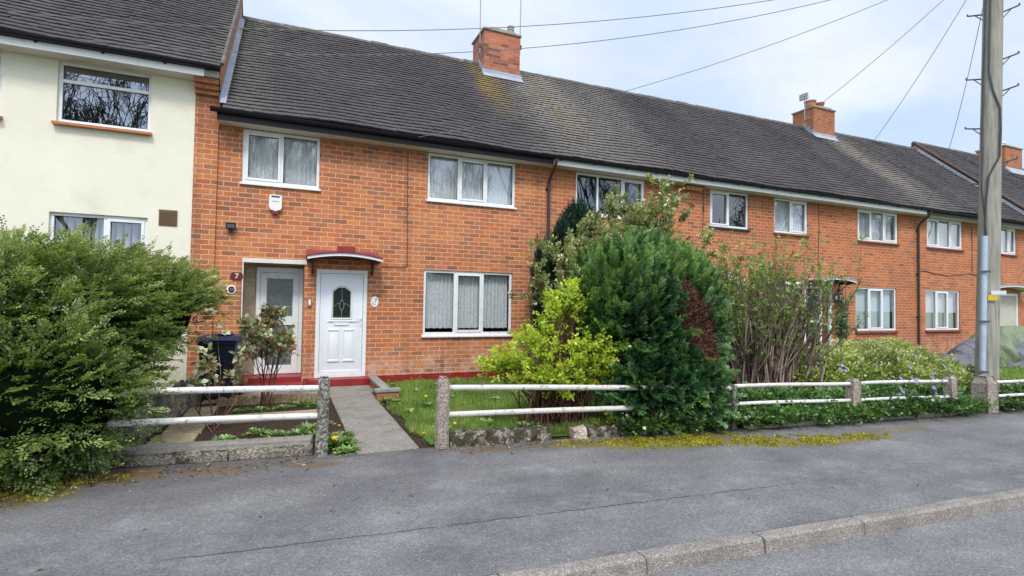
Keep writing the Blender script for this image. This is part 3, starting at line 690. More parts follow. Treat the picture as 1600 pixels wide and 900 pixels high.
def panel_door(root, x0, x1, z0, z1, y=-.02):
    """white moulded front door with arched leaded light"""
    f = MB(); fw = .075; zs = z0+.07
    f.box(x0, x0+fw, y, y+.09, z0, z1); f.box(x1-fw, x1, y, y+.09, z0, z1); f.box(x0+fw, x1-fw, y, y+.09, z1-fw, z1); f.box(x0+fw, x1-fw, y-.012, y+.09, z0, zs+.02)
    fr = f.build('door_frame', M['upvc'], root, bevel=.007)
    a, b, c, d = x0+fw+.006, x1-fw-.006, zs+.026, z1-fw-.006; ym = y+.02
    L = MB(); L.box(a, b, ym, ym+.05, c, d)
    st = .075
    for bx in ((a, a+.05, c, d), (b-.05, b, c, d), (a+.05, b-.05, d-.05, d), (a+.05, b-.05, c, c+.05)): L.box(bx[0], bx[1], ym-.008, ym, bx[2], bx[3])
    cx = (a+b)/2; lw = .165; lz0, lz1 = c+1.10, c+1.62
    def mould(pts, r=.013):
        for p, q in zip(pts, pts[1:]+pts[:1]): L.tube([(p[0], ym-.006, p[1]), (q[0], ym-.006, q[1])], r, 6)
    hexa = [(cx-lw-.03, lz0-.03), (cx+lw+.03, lz0-.03), (cx+lw+.03, lz1+.02), (cx+.07, lz1+.11), (cx-.07, lz1+.11), (cx-lw-.03, lz1+.02)]
    mould(hexa)
    L.box(cx-lw-.10, cx+lw+.10, ym-.022, ym, lz0-.085, lz0-.065)
    for sx in (-1, 1):
        px = cx + sx*.145
        for (zc, zh, sgn) in ((c+.92, .05, -1), (c+.30, .05, 1)):
            pass
        pan = [(px-.10, c+.25), (px+.10, c+.25), (px+.10, c+.86), (px-.10, c+.86)]
        mould(pan, .009)
        L.box(px-.075, px+.075, ym-.012, ym, c+.29, c+.82)
        L.extrude([(px-.10, c+.86), (px+.10, c+.86), (px+.06, c+.83), (px-.06, c+.83)], ym-.024, ym, 'y')
        L.extrude([(px-.12, c+.22), (px+.12, c+.22), (px+.06, c+.27), (px-.06, c+.27)], ym-.024, ym, 'y')
    leaf = L.build('door', M['door_white'], root, bevel=.004, smooth=True)
    gp = MB(); gy = ym-.004
    gp.face([(x, gy, z) for x, z in ((cx-lw, lz0), (cx+lw, lz0), (cx+lw, lz1), (cx+.06, lz1+.08), (cx-.06, lz1+.08), (cx-lw, lz1))])
    gp.build('glazing', M['obscure_dark'], leaf)
    ld = MB(); ly = gy-.004
    ld.tube([(cx, ly, lz0), (cx, ly, lz0+.13)], .0035, 5); ld.tube([(cx, ly, lz0+.36), (cx, ly, lz1+.08)], .0035, 5)
    for s_ in (-1, 1):
        ld.tube([(cx + s_*.045*math.sin(t), ly, lz0+.13 + .23*t/3.14159) for t in np.linspace(0, 3.14159, 9)], .0045, 5)
        ld.tube([(cx + s_*(.03 + .135*u), ly, lz0+.25 + .03*math.sin(u*5)) for u in np.linspace(0, 1, 7)], .0035, 5)
    ld.build('leading', M['lead'], leaf, smooth=True)
    edge = MB()
    for p, q in (((cx-lw, lz0), (cx+lw, lz0)), ((cx+lw, lz0), (cx+lw, lz1)), ((cx-lw, lz0), (cx-lw, lz1))): edge.tube([(p[0], ly, p[1]), (q[0], ly, q[1])], .007, 5)
    edge.build('green_border', M['greenglass'], leaf)
    lb = MB(); lb.box(cx-.13, cx+.13, ym-.014, ym, c+.955, c+1.0); 
    for q in ((cx-.135, cx+.135, c+1.0, c+1.01), (cx-.135, cx+.135, c+.945, c+.955), (cx-.14, cx-.13, c+.945, c+1.01), (cx+.13, cx+.14, c+.945, c+1.01)): lb.box(q[0], q[1], ym-.02, ym, q[2], q[3])
    lb.build('letterbox', M['ceramic'], leaf, bevel=.002)
    h = MB(); hx = b-.035; h.box(hx-.016, hx+.016, ym-.022, ym, c+.92, c+1.14); h.tube([(hx, ym-.02, c+1.08), (hx, ym-.06, c+1.08), (hx-.11, ym-.06, c+1.08)], .010, 7)
    h.tube([(hx, ym-.02, c+.97), (hx, ym-.028, c+.97)], .011, 8)
    h.build('handle', M['ceramic'], leaf, smooth=True)
    return fr

def arched_canopy(root, x0, x1, zb, rise, depth, edge='upvc', top='redfelt', under='maroon', flash=None, th=.055):
    n = 14; cp = MB(); xs = np.linspace(x0, x1, n+1)
    zf = lambda x: zb + rise*(1 - ((x-(x0+x1)/2)/((x1-x0)/2))**2)
    up = [(x, zf(x)+th) for x in xs]; lo = [(x, zf(x)) for x in xs]
    cp.extrude(lo + up[::-1], -depth+.025, -.004, 'y')
    o = cp.build('canopy', M[under], root)
    e = MB(); e.extrude([(x, z+.004) for x, z in lo] + [(x, z) for x, z in up[::-1]], -depth, -depth+.024, 'y'); e.build('canopy_edge', M[edge], o)
    t = MB(); t.extrude([(x, z+.003) for x, z in up] + [(x+(.01 if i == n else -.01 if i == 0 else 0), z+.03) for i, (x, z) in list(enumerate(up))[::-1]], -depth-.02, -.004, 'y'); t.build('canopy_felt', M[top], o)
    for x in (x0+.12, x1-.12):
        b = MB()
        b.box(x-.02, x+.02, -depth*.75, -.004, zf(x)-.05, zf(x)-.002); b.box(x-.02, x+.02, -.05, -.004, zf(x)-.28, zf(x)-.051)
        b.tube([(x, -.03, zf(x)-.26), (x, -depth*.6, zf(x)-.03)], .014, 6)
        b.build('canopy_bracket', M[under], o)
    if flash:
        f = MB(); f.extrude([(-.09, zb+th+.05), (-.02, zb+th+rise+.05), (-.004, zb+th+rise+.10), (-.004, zb+th)], x0-.01, x1, 'x')
        f.box(flash[0], flash[1], -.018, -.003, zb+th+rise+.08, zb+th+rise+.19); f.build('canopy_flashing', M[top], o, bevel=.006)
    return o

def chimney(root, x0, x1, y0, y1, zb, zt, brick='brick_red'):
    c = MB(); c.box(x0, x1, y0, y1, zb-1.2, zt-.0)
    o = c.build('chimney', M[brick], root)
    k = MB(); k.box(x0-.045, x1+.045, y0-.045, y1+.045, zt, zt+.055)
    k.extrude([(x0-.02, zt+.056), (x1+.02, zt+.056), (x1-.25, zt+.12), (x0+.25, zt+.12)], y0-.01, y1+.01, 'y')
    k.build('cap', M['mortar'], o, bevel=.012)
    # lead apron at the front and stepped soakers up the sides, lying on the slope
    f = MB()
    def rz(y): return 5.13 + TP*(y+.40)
    f.extrude([(y0-.015, rz(y0)+.15), (y0-.004, rz(y0)+.15), (y0-.004, rz(y0)+.02), (y0-.17, rz(y0-.17)+.045), (y0-.18, rz(y0-.18)+.052), (y0-.02, rz(y0)+.05)], x0-.06, x1+.06, 'x')
    y = y0
    ym = ridge_y(x0)
    while y < min(ym, y1)-.05:
        f.box(x0-.012, x0-.002, y, y+.16, rz(y)-.02, rz(y+.16)+.12); f.box(x1+.002, x1+.012, y, y+.16, rz(y)-.02, rz(y+.16)+.12); y += .165
    f.build('flashing', M['lead'], o)
    return o

def text_obj(name, s, size, loc, m, parent=None, ext=.004, bold=0., rot=(math.pi/2, 0, 0), sx=1.):
    cu = bpy.data.curves.new('lettering', 'FONT'); cu.body = s; cu.size = size; cu.extrude = ext; cu.offset = bold; cu.align_x = 'CENTER'; cu.align_y = 'CENTER'
    t = bpy.data.objects.new('lettering_source', cu); COL.objects.link(t)
    me = bpy.data.meshes.new_from_object(t.evaluated_get(bpy.context.evaluated_depsgraph_get()))
    bpy.data.objects.remove(t)
    me.name = name; me.materials.clear(); me.materials.append(m)
    me.transform(Matrix.Translation(loc) @ Matrix.Rotation(rot[2], 4, 'Z') @ Matrix.Rotation(rot[0], 4, 'X') @ Matrix.Diagonal((sx, 1, 1, 1)))
    return link(name, me, parent)

M['obscure_dark'] = plain('dark_leaded_glass', (.012,.016,.013), .2, .4, 9., bump=.25, bscale=30., spec=.25)
M['greenglass'] = plain('green_glass_border', (.22,.28,.06), .3, .1, 20.)

SH = 14.05
UZ0, UZ1, LZ0, LZ1 = 3.905, 4.925, .985, 2.385
def mirror(a, b, c): return (2*c-b, 2*c-a)

def door_recess(root, x0, x1, zf, zt, depth=.55, strip=.2, flip=False, glassy=True):
    w = MB(); d = depth
    w.face([(x0,0,zf),(x0,d,zf),(x0,d,zt),(x0,0,zt)]); w.face([(x1,0,zf),(x1,0,zt),(x1,d,zt),(x1,d,zf)])
    w.face([(x0,0,zt),(x0,d,zt),(x1,d,zt),(x1,0,zt)]); w.face([(x0,d,zf),(x1,d,zf),(x1,d,zt),(x0,d,zt)])
    w.build('recess_wall', M['brick_cream'], root)
    MB().box(x0+.002, x1-.002, .0, d-.002, -.05, zf).build('recess_floor', M['redpaint'], root)
    a, b = (x0+strip, x1-.004) if not flip else (x0+.004, x1-strip); y = d-.075; fw = .07; z0 = zf+.01; z1 = zt-.05
    f = MB(); f.box(a, a+fw, y, y+.07, z0, z1); f.box(b-fw, b, y, y+.07, z0, z1); f.box(a+fw, b-fw, y, y+.07, z1-.1, z1)
    fr = f.build('door_frame', M['upvc'], root, bevel=.006)
    L = MB(); a += fw+.004; b -= fw+.004; z1 -= .105; s = .115; yo = y+.012; zm = zf+.98
    for q in ((a, a+s, z0, z1), (b-s, b, z0, z1), (a+s, b-s, z1-s, z1), (a+s, b-s, z0, z0+.17), (a+s, b-s, zm, zm+.18)): L.box(q[0], q[1], yo, yo+.05, q[2], q[3])
    lf = L.build('door', M['upvc'], root, bevel=.006)
    p = MB(); 
    p.face([(a+s, yo+.02, zm+.18), (b-s, yo+.02, zm+.18), (b-s, yo+.02, z1-s), (a+s, yo+.02, z1-s)]); p.face([(a+s, yo+.02, z0+.17), (b-s, yo+.02, z0+.17), (b-s, yo+.02, zm), (a+s, yo+.02, zm)])
    p.build('pane', M['obscure'], lf)
    h = MB(); hx = a+.06 if not flip else b-.06; h.box(hx-.015, hx+.015, yo-.012, yo, zm-.02, zm+.2); h.tube([(hx, yo-.01, zm+.12), (hx, yo-.05, zm+.12), (hx+.1*(1 if not flip else -1), yo-.05, zm+.12)], .01, 7); h.build('handle', M['cowl'], lf, smooth=True)

def downpipe(root, x, zb=0.05, m='downpipe', y=-.06, x_top=None):
    r = .036; d = MB(); xt = x if x_top is None else x_top
    d.tube([(xt, -.41, 5.05), (xt, -.41, 4.96), (xt, -.36, 4.88), (x, -.12, 4.66), (x, y, 4.56), (x, y, 4.3), (x, y, zb+.12), (x, y-.03, zb+.04), (x, y-.10, zb)], r, 10)
    for z in (4.42, 2.9, 1.45): d.tube([(x, y, z-.035), (x, y, z+.035)], r+.008, 10); d.box(x-.065, x+.065, y+.01, -.003, z-.02, z+.02)
    d.build('downpipe', M[m], root, smooth=True)

def house(name, label, x0, x1, bricks, front, ends=(False, False)):
    root = thing(name, label, 'house', ((x0+x1)/2, 0, 0))
    w = MB(); wall_holes(w, x0, x1, 0, 5.06, front)
    w.face([(x0, 7.2, 0), (x0, 7.2, 5.06), (x1, 7.2, 5.06), (x1, 7.2, 0)])
    for x in (x0, x1): w.face([(x, 0, 0), (x, 0, 5.06), (x, 7.2, 5.06), (x, 7.2, 0)])
    w.build('wall', M[bricks], root)
    return root

# --- house with the white door
X7 = (-1.215, 5.62)
wA, wB, wC = (-.815, .56, UZ0, UZ1), (2.755, 4.815, UZ0, UZ1), (2.71, 4.77, LZ0, LZ1)
dr7 = (.557, 1.534, .16, 2.31); rc7 = (-.733, .33, .2, 2.385)
h7 = house('terraced_house', 'orange brick terraced house with white front door under a red canopy', *X7, 'brick', [wA, wB, wC, dr7, (rc7[0], rc7[1], 0., rc7[3])])
window(h7, *wA, [(1, True), (1, False)], sill=(.05, .05), curtain='net', glass='glass')
window(h7, *wB, [(1, False), (1, True), (1, False)], sill=(.05, .05), curtain='net', glass='glass')
window(h7, *wC, [(1, False), (1, True), (1, False)], sill=(.05, .05), curtain='lace', glass='glass_low', gap=.07, wav=.02)
panel_door(h7, *dr7)
door_recess(h7, *rc7)
MB().box(-.76, .375, -.02, .02, 2.387, 2.47).build('lintel', M['offwhite'], h7, bevel=.005)
MB().box(-.755, -.735, -.012, .05, .06, 2.385).build('jamb_strip', M['offwhite'], h7)
arched_canopy(h7, .36, 1.74, 2.46, .085, .58, flash=(.93, 1.28))
MB().box(-.75, .35, -.30, -.002, -.02, .11).build('doorstep', M['redpaint'], h7, bevel=.012)
MB().box(.44, 1.62, -.24, -.002, -.02, .155).build('doorstep', M['redpaint'], h7, bevel=.012)
for a_, b_ in ((1.621, 5.6), (-1.2, -.752), (.352, .438)): MB().box(a_, b_, -.014, -.001, -.02, .16).build('plinth', M['redpaint'], h7)
MB().box(3.72, 4.02, -.02, -.0145, .165, .205).build('air_brick', M['stone'], h7)
eaves(h7, X7[0], X7[1], 'black', gutter_ext=(.1, 0), brackets=False)
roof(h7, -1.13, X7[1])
c1 = chimney(h7, 5.06, 6.18, 2.95, 3.95, 8.2, 9.56)
p_ = MB(); p_.lathe([(.085, .0), (.085, .16), (.105, .17), (.105, .21), (.075, .22), (.075, .25), (.11, .26), (.10, .30)], (5.98, 3.2, 9.66), 14); p_.build('chimney_pot', M['cowl'], c1, smooth=True)
p_ = MB(); p_.lathe([(.14, 0), (.15, .10), (.13, .17), (.04, .2)], (5.55, 3.35, 9.66), 14); p_.build('chimney_pot', M['ceramic'], c1, smooth=True)
# thin cable clipped down the brickwork
cb = MB(); cb.tube([(2.31, -.012, 4.9), (2.33, -.012, 3.6), (2.345, -.012, 2.45), (2.30, -.012, 2.42), (1.80, -.012, 2.41)], .007, 5); cb.build('wall_cable', M['cable'], h7)

# --- second house (open dark upstairs windows)
X2 = (5.624, 12.63)
wD = (*mirror(2.755, 4.815, 5.62), UZ0, UZ1); wE = (10.675, 12.11, UZ0, UZ1); wC2 = (*mirror(2.71, 4.77, 5.62), LZ0, LZ1); dr2 = (*mirror(.557, 1.534, 5.62), .16, 2.31); rc2 = (*mirror(-.733, .33, 5.62), .2, 2.385)
h2 = house('terraced_house', 'orange brick terraced house behind the big conifer, with a bird box at its eaves', *X2, 'brick_mid', [wD, wE, wC2, dr2, (rc2[0], rc2[1], 0., rc2[3])])
window(h2, *wD, [(1, False), (1.25, False), (1.1, True)], sill=(.05, .05), curtain='net', glass='glass_open', half=[(7.75, 8.40)])
window(h2, *wE, [(1, True), (1.05, False)], sill=(.06, .06), sill_mat='dark_sill', curtain=None, glass='glass_open')
window(h2, *wC2, [(1, False), (1, True), (1, False)], sill=(.05, .05), curtain='net')
panel_door(h2, *dr2); door_recess(h2, *rc2, flip=True)
MB().box(rc2[0]-.04, rc2[1]+.03, -.02, .02, 2.387, 2.47).build('lintel', M['offwhite'], h2, bevel=.005)
arched_canopy(h2, 9.5, 10.88, 2.46, .085, .58, top='lead', under='maroon')
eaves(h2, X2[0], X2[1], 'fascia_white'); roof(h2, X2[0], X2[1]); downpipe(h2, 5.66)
cb = MB(); cb.tube([(10.42, -.012, 4.9), (10.43, -.012, 4.2), (10.40, -.012, 3.6)], .008, 5); cb.box(10.41, 10.45, -.03, -.002, 4.28, 4.42); cb.build('wall_cable', M['cable'], h2)

# --- third house (number 3)
X3 = (12.634, 19.93)
wF = (13.14, 14.56, UZ0, UZ1); wG = (16.87, 18.95, UZ0, UZ1); wJ = (16.765, 18.845, LZ0, LZ1); op3 = (14.40, 15.62, .1, 2.36); rc3 = (13.0, 14.30, .2, 2.385)
h3 = house('terraced_house', 'orange brick terraced house with red-brown door, dark sills and pale blue curtains', *X3, 'brick_far', [wF, wG, wJ, op3, (rc3[0], rc3[1], 0., rc3[3])])
window(h3, *wF, [(1, False), (1, True)], sill=(.07, .07), sill_mat='sill_red', curtain='net', glass='glass')
window(h3, *wG, [(1, True), (1, False), (1, True)], sill=(.07, .07), sill_mat='sill_red', curtain='net', glass='glass')
window(h3, *wJ, [(1, False), (1.1, True), (1, False)], sill=(.08, .08), sill_mat='sill_red', curtain='curtain_blue', glass='glass_low', half=[(16.82, 17.52), (17.62, 18.80)])
arched_canopy(h3, 14.45, 16.05, 2.45, .10, .55, top='lead', under='maroon')
door_recess(h3, *rc3)
MB().box(rc3[0]-.06, rc3[1]+.05, -.02, .02, 2.387, 2.47).build('lintel', M['upvc'], h3, bevel=.005)
f = MB(); y = -.015
for q in ((14.40, 14.46), (15.10, 15.17), (15.52, 15.62)): f.box(q[0], q[1], y, y+.09, .1, 2.36)
f.box(14.46, 15.10, y, y+.09, 2.29, 2.36); f.box(15.17, 15.52, y, y+.09, 2.29, 2.36); f.box(14.46, 15.10, y, y+.09, 1.25, 1.31); f.box(14.46, 15.10, y, y+.09, .1, .3)
f.build('door_frame', M['upvc'], h3, bevel=.006)
sp = MB(); sp.face([(14.46, .03, .3), (15.10, .03, .3), (15.10, .03, 2.29), (14.46, .03, 2.29)]); sp.build('sidelight', M['obscure_dark'], h3)
d3 = MB(); d3.box(15.17, 15.52, .035, .08, .12, 2.29); d3.box(15.22, 15.47, .025, .034, 1.35, 2.2); d3.box(15.22, 15.47, .025, .034, .3, 1.2); d3.build('door', M['reddoor'], h3, bevel=.004)
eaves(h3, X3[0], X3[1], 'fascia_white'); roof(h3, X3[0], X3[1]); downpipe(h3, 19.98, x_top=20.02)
c2 = chimney(h3, 19.25, 20.5, 3.3, 4.25, 8.55, 9.74, 'brick_far')
p_ = MB(); p_.lathe([(.20, 0), (.19, .28), (.22, .30), (.22, .36)], (19.66, 3.75, 9.84), 16); p_.build('chimney_pot', M['pot'], c2, smooth=True)
p_ = MB(); p_.lathe([(.13, 0), (.12, .2), (.17, .26), (.18, .34), (.10, .36)], (20.15, 3.7, 9.84), 16); p_.build('chimney_pot', M['pot'], c2, smooth=True)
cb = MB(); cb.tube([(15.02, -.012, 4.9), (15.05, -.012, 4.1), (15.0, -.012, 3.2), (15.04, -.012, 2.65)], .008, 5); cb.build('wall_cable', M['cable'], h3)

# --- fourth house (covered motorbike in front)
X4 = (19.934, 27.1)
wH = (20.56, 22.72, UZ0, UZ1); wI = (25.3, 26.4, UZ0, UZ1); wK = (20.46, 22.51, LZ0, LZ1); op4 = (25.02, 26.42, .1, 2.37)
h4 = house('terraced_house', 'orange brick terraced house behind the covered motorbike, its eaves trimmed in black', *X4, 'brick_far', [wH, wI, wK, op4])
window(h4, *wH, [(1, True), (1, False), (1, True)], sill=(.07, .07), sill_mat='sill_red', curtain='vblind', glass='glass')
window(h4, *wI, [(1, False), (1, True)], sill=(.07, .07), sill_mat='sill_red', curtain='net', glass='glass')
window(h4, *wK, [(1, False), (1.15, True), (1, False)], sill=(.07, .07), sill_mat='sill_red', curtain='vblind', glass='glass')
arched_canopy(h4, 23.75, 26.7, 2.47, .13, .5, top='lead', under='soffit')
f = MB()
for q in ((25.02, 25.10), (26.34, 26.42)): f.box(q[0], q[1], -.015, .08, .1, 2.37)
f.box(25.10, 26.34, -.015, .08, 2.27, 2.37); f.box(25.10, 26.34, -.015, .08, .62, .70); f.box(25.10, 26.34, -.015, .08, .1, .25)
f.build('door_frame', M['upvc'], h4, bevel=.006)
sp = MB(); sp.face([(25.10, .03, .25), (26.34, .03, .25), (26.34, .03, 2.27), (25.10, .03, 2.27)]); sp.build('door', M['blind'], h4)
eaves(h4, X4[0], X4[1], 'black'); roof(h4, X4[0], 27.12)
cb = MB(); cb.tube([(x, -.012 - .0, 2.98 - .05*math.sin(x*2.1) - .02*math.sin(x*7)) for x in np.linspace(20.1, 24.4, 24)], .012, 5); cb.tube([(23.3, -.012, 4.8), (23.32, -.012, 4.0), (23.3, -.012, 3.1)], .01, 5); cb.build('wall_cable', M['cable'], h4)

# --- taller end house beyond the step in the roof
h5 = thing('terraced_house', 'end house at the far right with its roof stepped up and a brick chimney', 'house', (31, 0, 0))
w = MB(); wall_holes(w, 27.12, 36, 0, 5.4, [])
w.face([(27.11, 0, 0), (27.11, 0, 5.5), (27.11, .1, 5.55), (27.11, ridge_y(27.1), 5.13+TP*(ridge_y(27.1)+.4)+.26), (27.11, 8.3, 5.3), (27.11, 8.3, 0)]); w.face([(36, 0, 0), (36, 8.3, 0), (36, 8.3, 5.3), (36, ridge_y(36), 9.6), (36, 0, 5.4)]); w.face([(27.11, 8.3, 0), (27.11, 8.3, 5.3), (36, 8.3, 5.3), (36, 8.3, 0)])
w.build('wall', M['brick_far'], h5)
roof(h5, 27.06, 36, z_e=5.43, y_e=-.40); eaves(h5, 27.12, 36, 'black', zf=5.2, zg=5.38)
fl = MB(); yr = ridge_y(27.1)
for (a, b) in ((-.36, yr-.02),):
    za, zb_ = 5.13+TP*(a+.4), 5.13+TP*(b+.4)
    fl.face([(27.095, a, za+.02), (27.095, b, zb_+.02), (27.095, b, zb_+.17), (27.095, a, za+.17)]); fl.face([(27.094, a, za+.03), (26.93, a, za+.05), (26.93, b, zb_+.05), (27.094, b, zb_+.03)])
fl.build('flashing', M['leadlight'], h5)
vg = MB(); vg.tube([(27.04, -.44, 5.13+TP*(-.04)+.30), (27.04, yr, 5.13+TP*(yr+.4)+.32)], .055, 8); vg.build('verge_tiles', M['verge'], h5)
c3 = MB(); c3.box(33.1, 34.7, 3.2, 4.4, 8.4, 10.0); c3o = c3.build('chimney', M['brick_far'], h5)
k = MB(); k.box(33.05, 34.75, 3.15, 4.45, 10.0, 10.07); k.build('cap', M['mortar'], c3o, bevel=.012)
p_ = MB(); p_.lathe([(.2, 0), (.18, .22), (.24, .26), (.24, .34)], (33.8, 3.7, 10.07), 14); p_.build('chimney_pot', M['ceramic'], c3o, smooth=True)
p_ = MB(); p_.lathe([(.16, 0), (.15, .15), (.19, .2)], (34.35, 3.7, 10.07), 14); p_.build('chimney_pot', M['cowl'], c3o, smooth=True)
fl = MB(); fl.extrude([(3.185, 8.95), (3.198, 8.95), (3.198, 8.7), (2.9, 8.55), (2.89, 8.57)], 33.05, 34.8, 'x'); fl.build('flashing', M['lead'], c3o)

# --- cream rendered house on the left, one step higher
hc = thing('rendered_house', 'cream rendered house at the left edge with brick pier and taller roof', 'house', (-5, 0, 0))
cw = (-3.60, -2.275, 4.625, 5.665); cl = (-3.64, -2.265, 1.75, 3.10); cw2 = (-6.0, -4.31, 4.6, 5.64)
w = MB(); wall_holes(w, -8.5, -1.60, 0, 5.9, [cw, cl, cw2], y=-.03); w.face([(-8.5, 7.2, 0), (-8.5, 7.2, 5.9), (-1.22, 7.2, 5.9), (-1.22, 7.2, 0)]); w.face([(-8.5, -.03, 0), (-8.5, -.03, 5.9), (-8.5, 3.3, 9.4), (-8.5, 7.2, 5.9), (-8.5, 7.2, 0)])
w.build('wall', M['render'], hc)
window(hc, *cw, [(1, False)], y=.03, top_light=.27, sill=(.13, .07), sill_mat='sill_orange', curtain=None, glass='glass_dark')
window(hc, *cw2, [(1, False)], y=.03, top_light=.27, sill=(.13, .07), sill_mat='sill_orange', curtain=None, glass='glass_dark')
wl = window(hc, *cl, [(1.25, False), (1, True)], y=.02, curtain=None, glass='glass')
vb = MB()
for x in np.arange(-3.56, -2.36, .115): vb.face([(x, .17, 1.82), (x+.07, .23, 1.82), (x+.07, .23, 3.05), (x, .17, 3.05)])
vb.build('vertical_blind', M['vblind'], wl)
pier = MB(); pier.box(-1.598, -1.217, -.045, .12, 0, 5.66)
for i, (z, o) in enumerate(((5.42, .05), (5.50, .10), (5.58, .16))): pier.box(-1.60, -1.21-.0, -.045-o*1.6, -.046, z, z+.079)
pier.build('brick_pier', M['brick'], hc)
par = MB(); ye, ze = -.42, 5.86; yr = 3.3; zr = ze+TP*(yr-ye)
par.face([(-1.19, -.05, 4.9), (-1.19, yr+.1, 4.9), (-1.19, yr+.1, zr-.06), (-1.19, -.30, ze+.06), (-1.19, -.30, 5.6), (-1.19, -.05, 5.4)])
par.face([(-1.19, -.05, 4.9), (-1.19, -.05, 5.4), (-1.35, -.05, 5.4), (-1.35, -.05, 4.9)])
par.face([(-1.19, yr+.1, 4.9), (-1.19, 7.2, 4.9), (-1.19, 7.2, 5.9), (-1.19, yr+.1, zr-.06)])
par.build('gable_wall', M['brick_far'], hc)
roof(hc, -8.6, -1.17, z_e=ze, y_e=ye, ridge_fn=lambda x: x*0+3.32)
MB().box(-8.5, -1.45, -.36, -.033, 5.66, 5.68).build('soffit', M['soffit'], hc)
MB().box(-8.5, -1.43, -.38, -.361, 5.655, 5.78).build('fascia', M['fascia_white'], hc)
gt = MB(); cy = -.445; prof = [(cy+.058*math.cos(t), 5.835+.058*math.sin(t)) for t in np.linspace(math.pi, 2*math.pi, 9)] + [(cy+.05, 5.84), (cy-.05, 5.838)]
gt.extrude(prof, -8.5, -1.2, 'x')
for x in np.arange(-8.2, -1.4, .88): gt.extrude([(cy+.066*math.cos(t), 5.835+.066*math.sin(t)) for t in np.linspace(math.pi, 2*math.pi, 9)] + [(-.381, 5.84), (-.381, 5.75)], x, x+.035, 'x')
gt.build('gutter', M['black'], hc, smooth=True)
bb = MB(); bb.extrude([(-.38, 5.66), (-.05, 5.66), (-.05, 5.78), (-.38, 5.78)], -1.428, -1.20, 'x'); bb.build('corbel_block', M['mortar'], hc, bevel=.01)
fl = MB(); a, b = -.33, 3.28; za, zb_ = 5.13+TP*(a+.4), 5.13+TP*(b+.4)
fl.face([(-1.186, a, za+.03), (-1.186, b, zb_+.03), (-1.186, b, zb_+.14), (-1.186, a, za+.14)]); fl.face([(-1.184, a, za+.045), (-1.08, a, za+.045), (-1.08, b, zb_+.045), (-1.184, b, zb_+.045)])
fl.build('flashing', M['lead'], hc)
vg = MB(); vg.tube([(-1.15, ye-.03, ze+.03), (-1.15, 3.3, ze+TP*(3.3-ye)+.03)], .035, 6); vg.build('verge_strip', M['ridge'], hc)
vt = MB(); vt.box(-2.10, -1.82, -.045, -.031, 2.98, 3.265)
for z in np.arange(3.0, 3.25, .025): vt.box(-2.085, -1.835, -.052, -.0455, z, z+.012)
vt.build('air_vent', M['ventbrown'], hc)
# ---------------------------------------------------------------- small things on the walls
def oval(cx, cz, rx, rz, y0, y1, n=28):
    m = MB(); m.extrude([(cx+rx*math.cos(t), cz+rz*math.sin(t)) for t in np.linspace(0, 2*math.pi, n, endpoint=False)], y0, y1, 'y'); return m
al = thing('alarm_box', 'white burglar alarm box with blue stripe and red lens, high on the brick wall', 'alarm box', (-.22, -.005, 3.35))
b = MB(); prof = [(-.335, 3.46), (-.335, 3.66), (-.31, 3.70), (-.13, 3.70), (-.105, 3.66), (-.105, 3.46), (-.13, 3.41), (-.18, 3.395), (-.22, 3.375), (-.26, 3.395), (-.31, 3.41)]
b.extrude(prof, -.085, -.003, 'y'); b.build('housing', M['alarm'], al, bevel=.012)
MB().box(-.295, -.145, -.0875, -.086, 3.645, 3.68).build('blue_stripe', M['alarmblue'], al)
text_obj('lettering', 'HomeGuard', .028, (-.22, -.087, 3.57), M['ink'], al, .0008, sx=.9)
b = MB(); b.extrude([(-.30, 3.405), (-.22, 3.368), (-.14, 3.405), (-.15, 3.35), (-.19, 3.325), (-.25, 3.325), (-.29, 3.35)], -.07, -.003, 'y'); b.build('lens', M['alarmred'], al, bevel=.008)
lt = thing('security_light', 'small black floodlight on the brick wall left of the alarm box', 'wall light', (-.96, -.005, 2.93))
b = MB(); b.box(-1.04, -.88, -.12, -.05, 2.99, 3.09); b.box(-1.05, -.87, -.13, -.121, 3.085, 3.10); b.build('lamp_head', M['black'], lt, bevel=.008)
MB().box(-1.02, -.90, -.1225, -.1205, 3.005, 3.075).build('lamp_glass', M['glassblack'], lt)
b = MB(); b.box(-.985, -.935, -.06, -.004, 2.95, 2.99); b.tube([(-.96, -.07, 2.99), (-.96, -.075, 2.955)], .03, 10); b.tube([(-.96, -.075, 2.956), (-.96, -.08, 2.92)], .024, 10); b.build('motion_sensor', M['black'], lt, smooth=True)
pq = thing('house_number_plaque', 'dark red plaque with gold number 7 left of the recessed porch', 'number plaque', (-.845, -.004, 2.12))
b = MB(); b.extrude([(-.95, 2.09), (-.95, 2.15), (-.915, 2.195), (-.775, 2.195), (-.74, 2.15), (-.74, 2.09), (-.775, 2.045), (-.915, 2.045)], -.022, -.003, 'y'); b.build('plate', M['plaque_maroon'], pq, bevel=.005)
text_obj('number', '7', .13, (-.845, -.023, 2.118), M['gold'], pq, .003, .003)
dq = thing('round_plaque', 'white round plaque with black disc below the red number plaque', 'plaque', (-.93, -.004, 1.87))
oval(-.93, 1.87, .078, .085, -.016, -.003).build('plate', M['ceramic'], dq, bevel=.003)
oval(-.925, 1.868, .052, .06, -.024, -.0161).build('disc', M['ink'], dq, bevel=.002)
text_obj('emblem', 'D', .075, (-.918, -.0245, 1.868), M['cowl'], dq, .001)
oq = thing('oval_plaque', 'white oval number plaque with flower motif right of the white door', 'number plaque', (1.69, -.004, 1.68))
oval(1.69, 1.68, .08, .112, -.016, -.003).build('plate', M['ceramic'], oq, bevel=.004)
text_obj('number', '7', .11, (1.71, -.0165, 1.70), M['ink'], oq, .001)
b = MB()
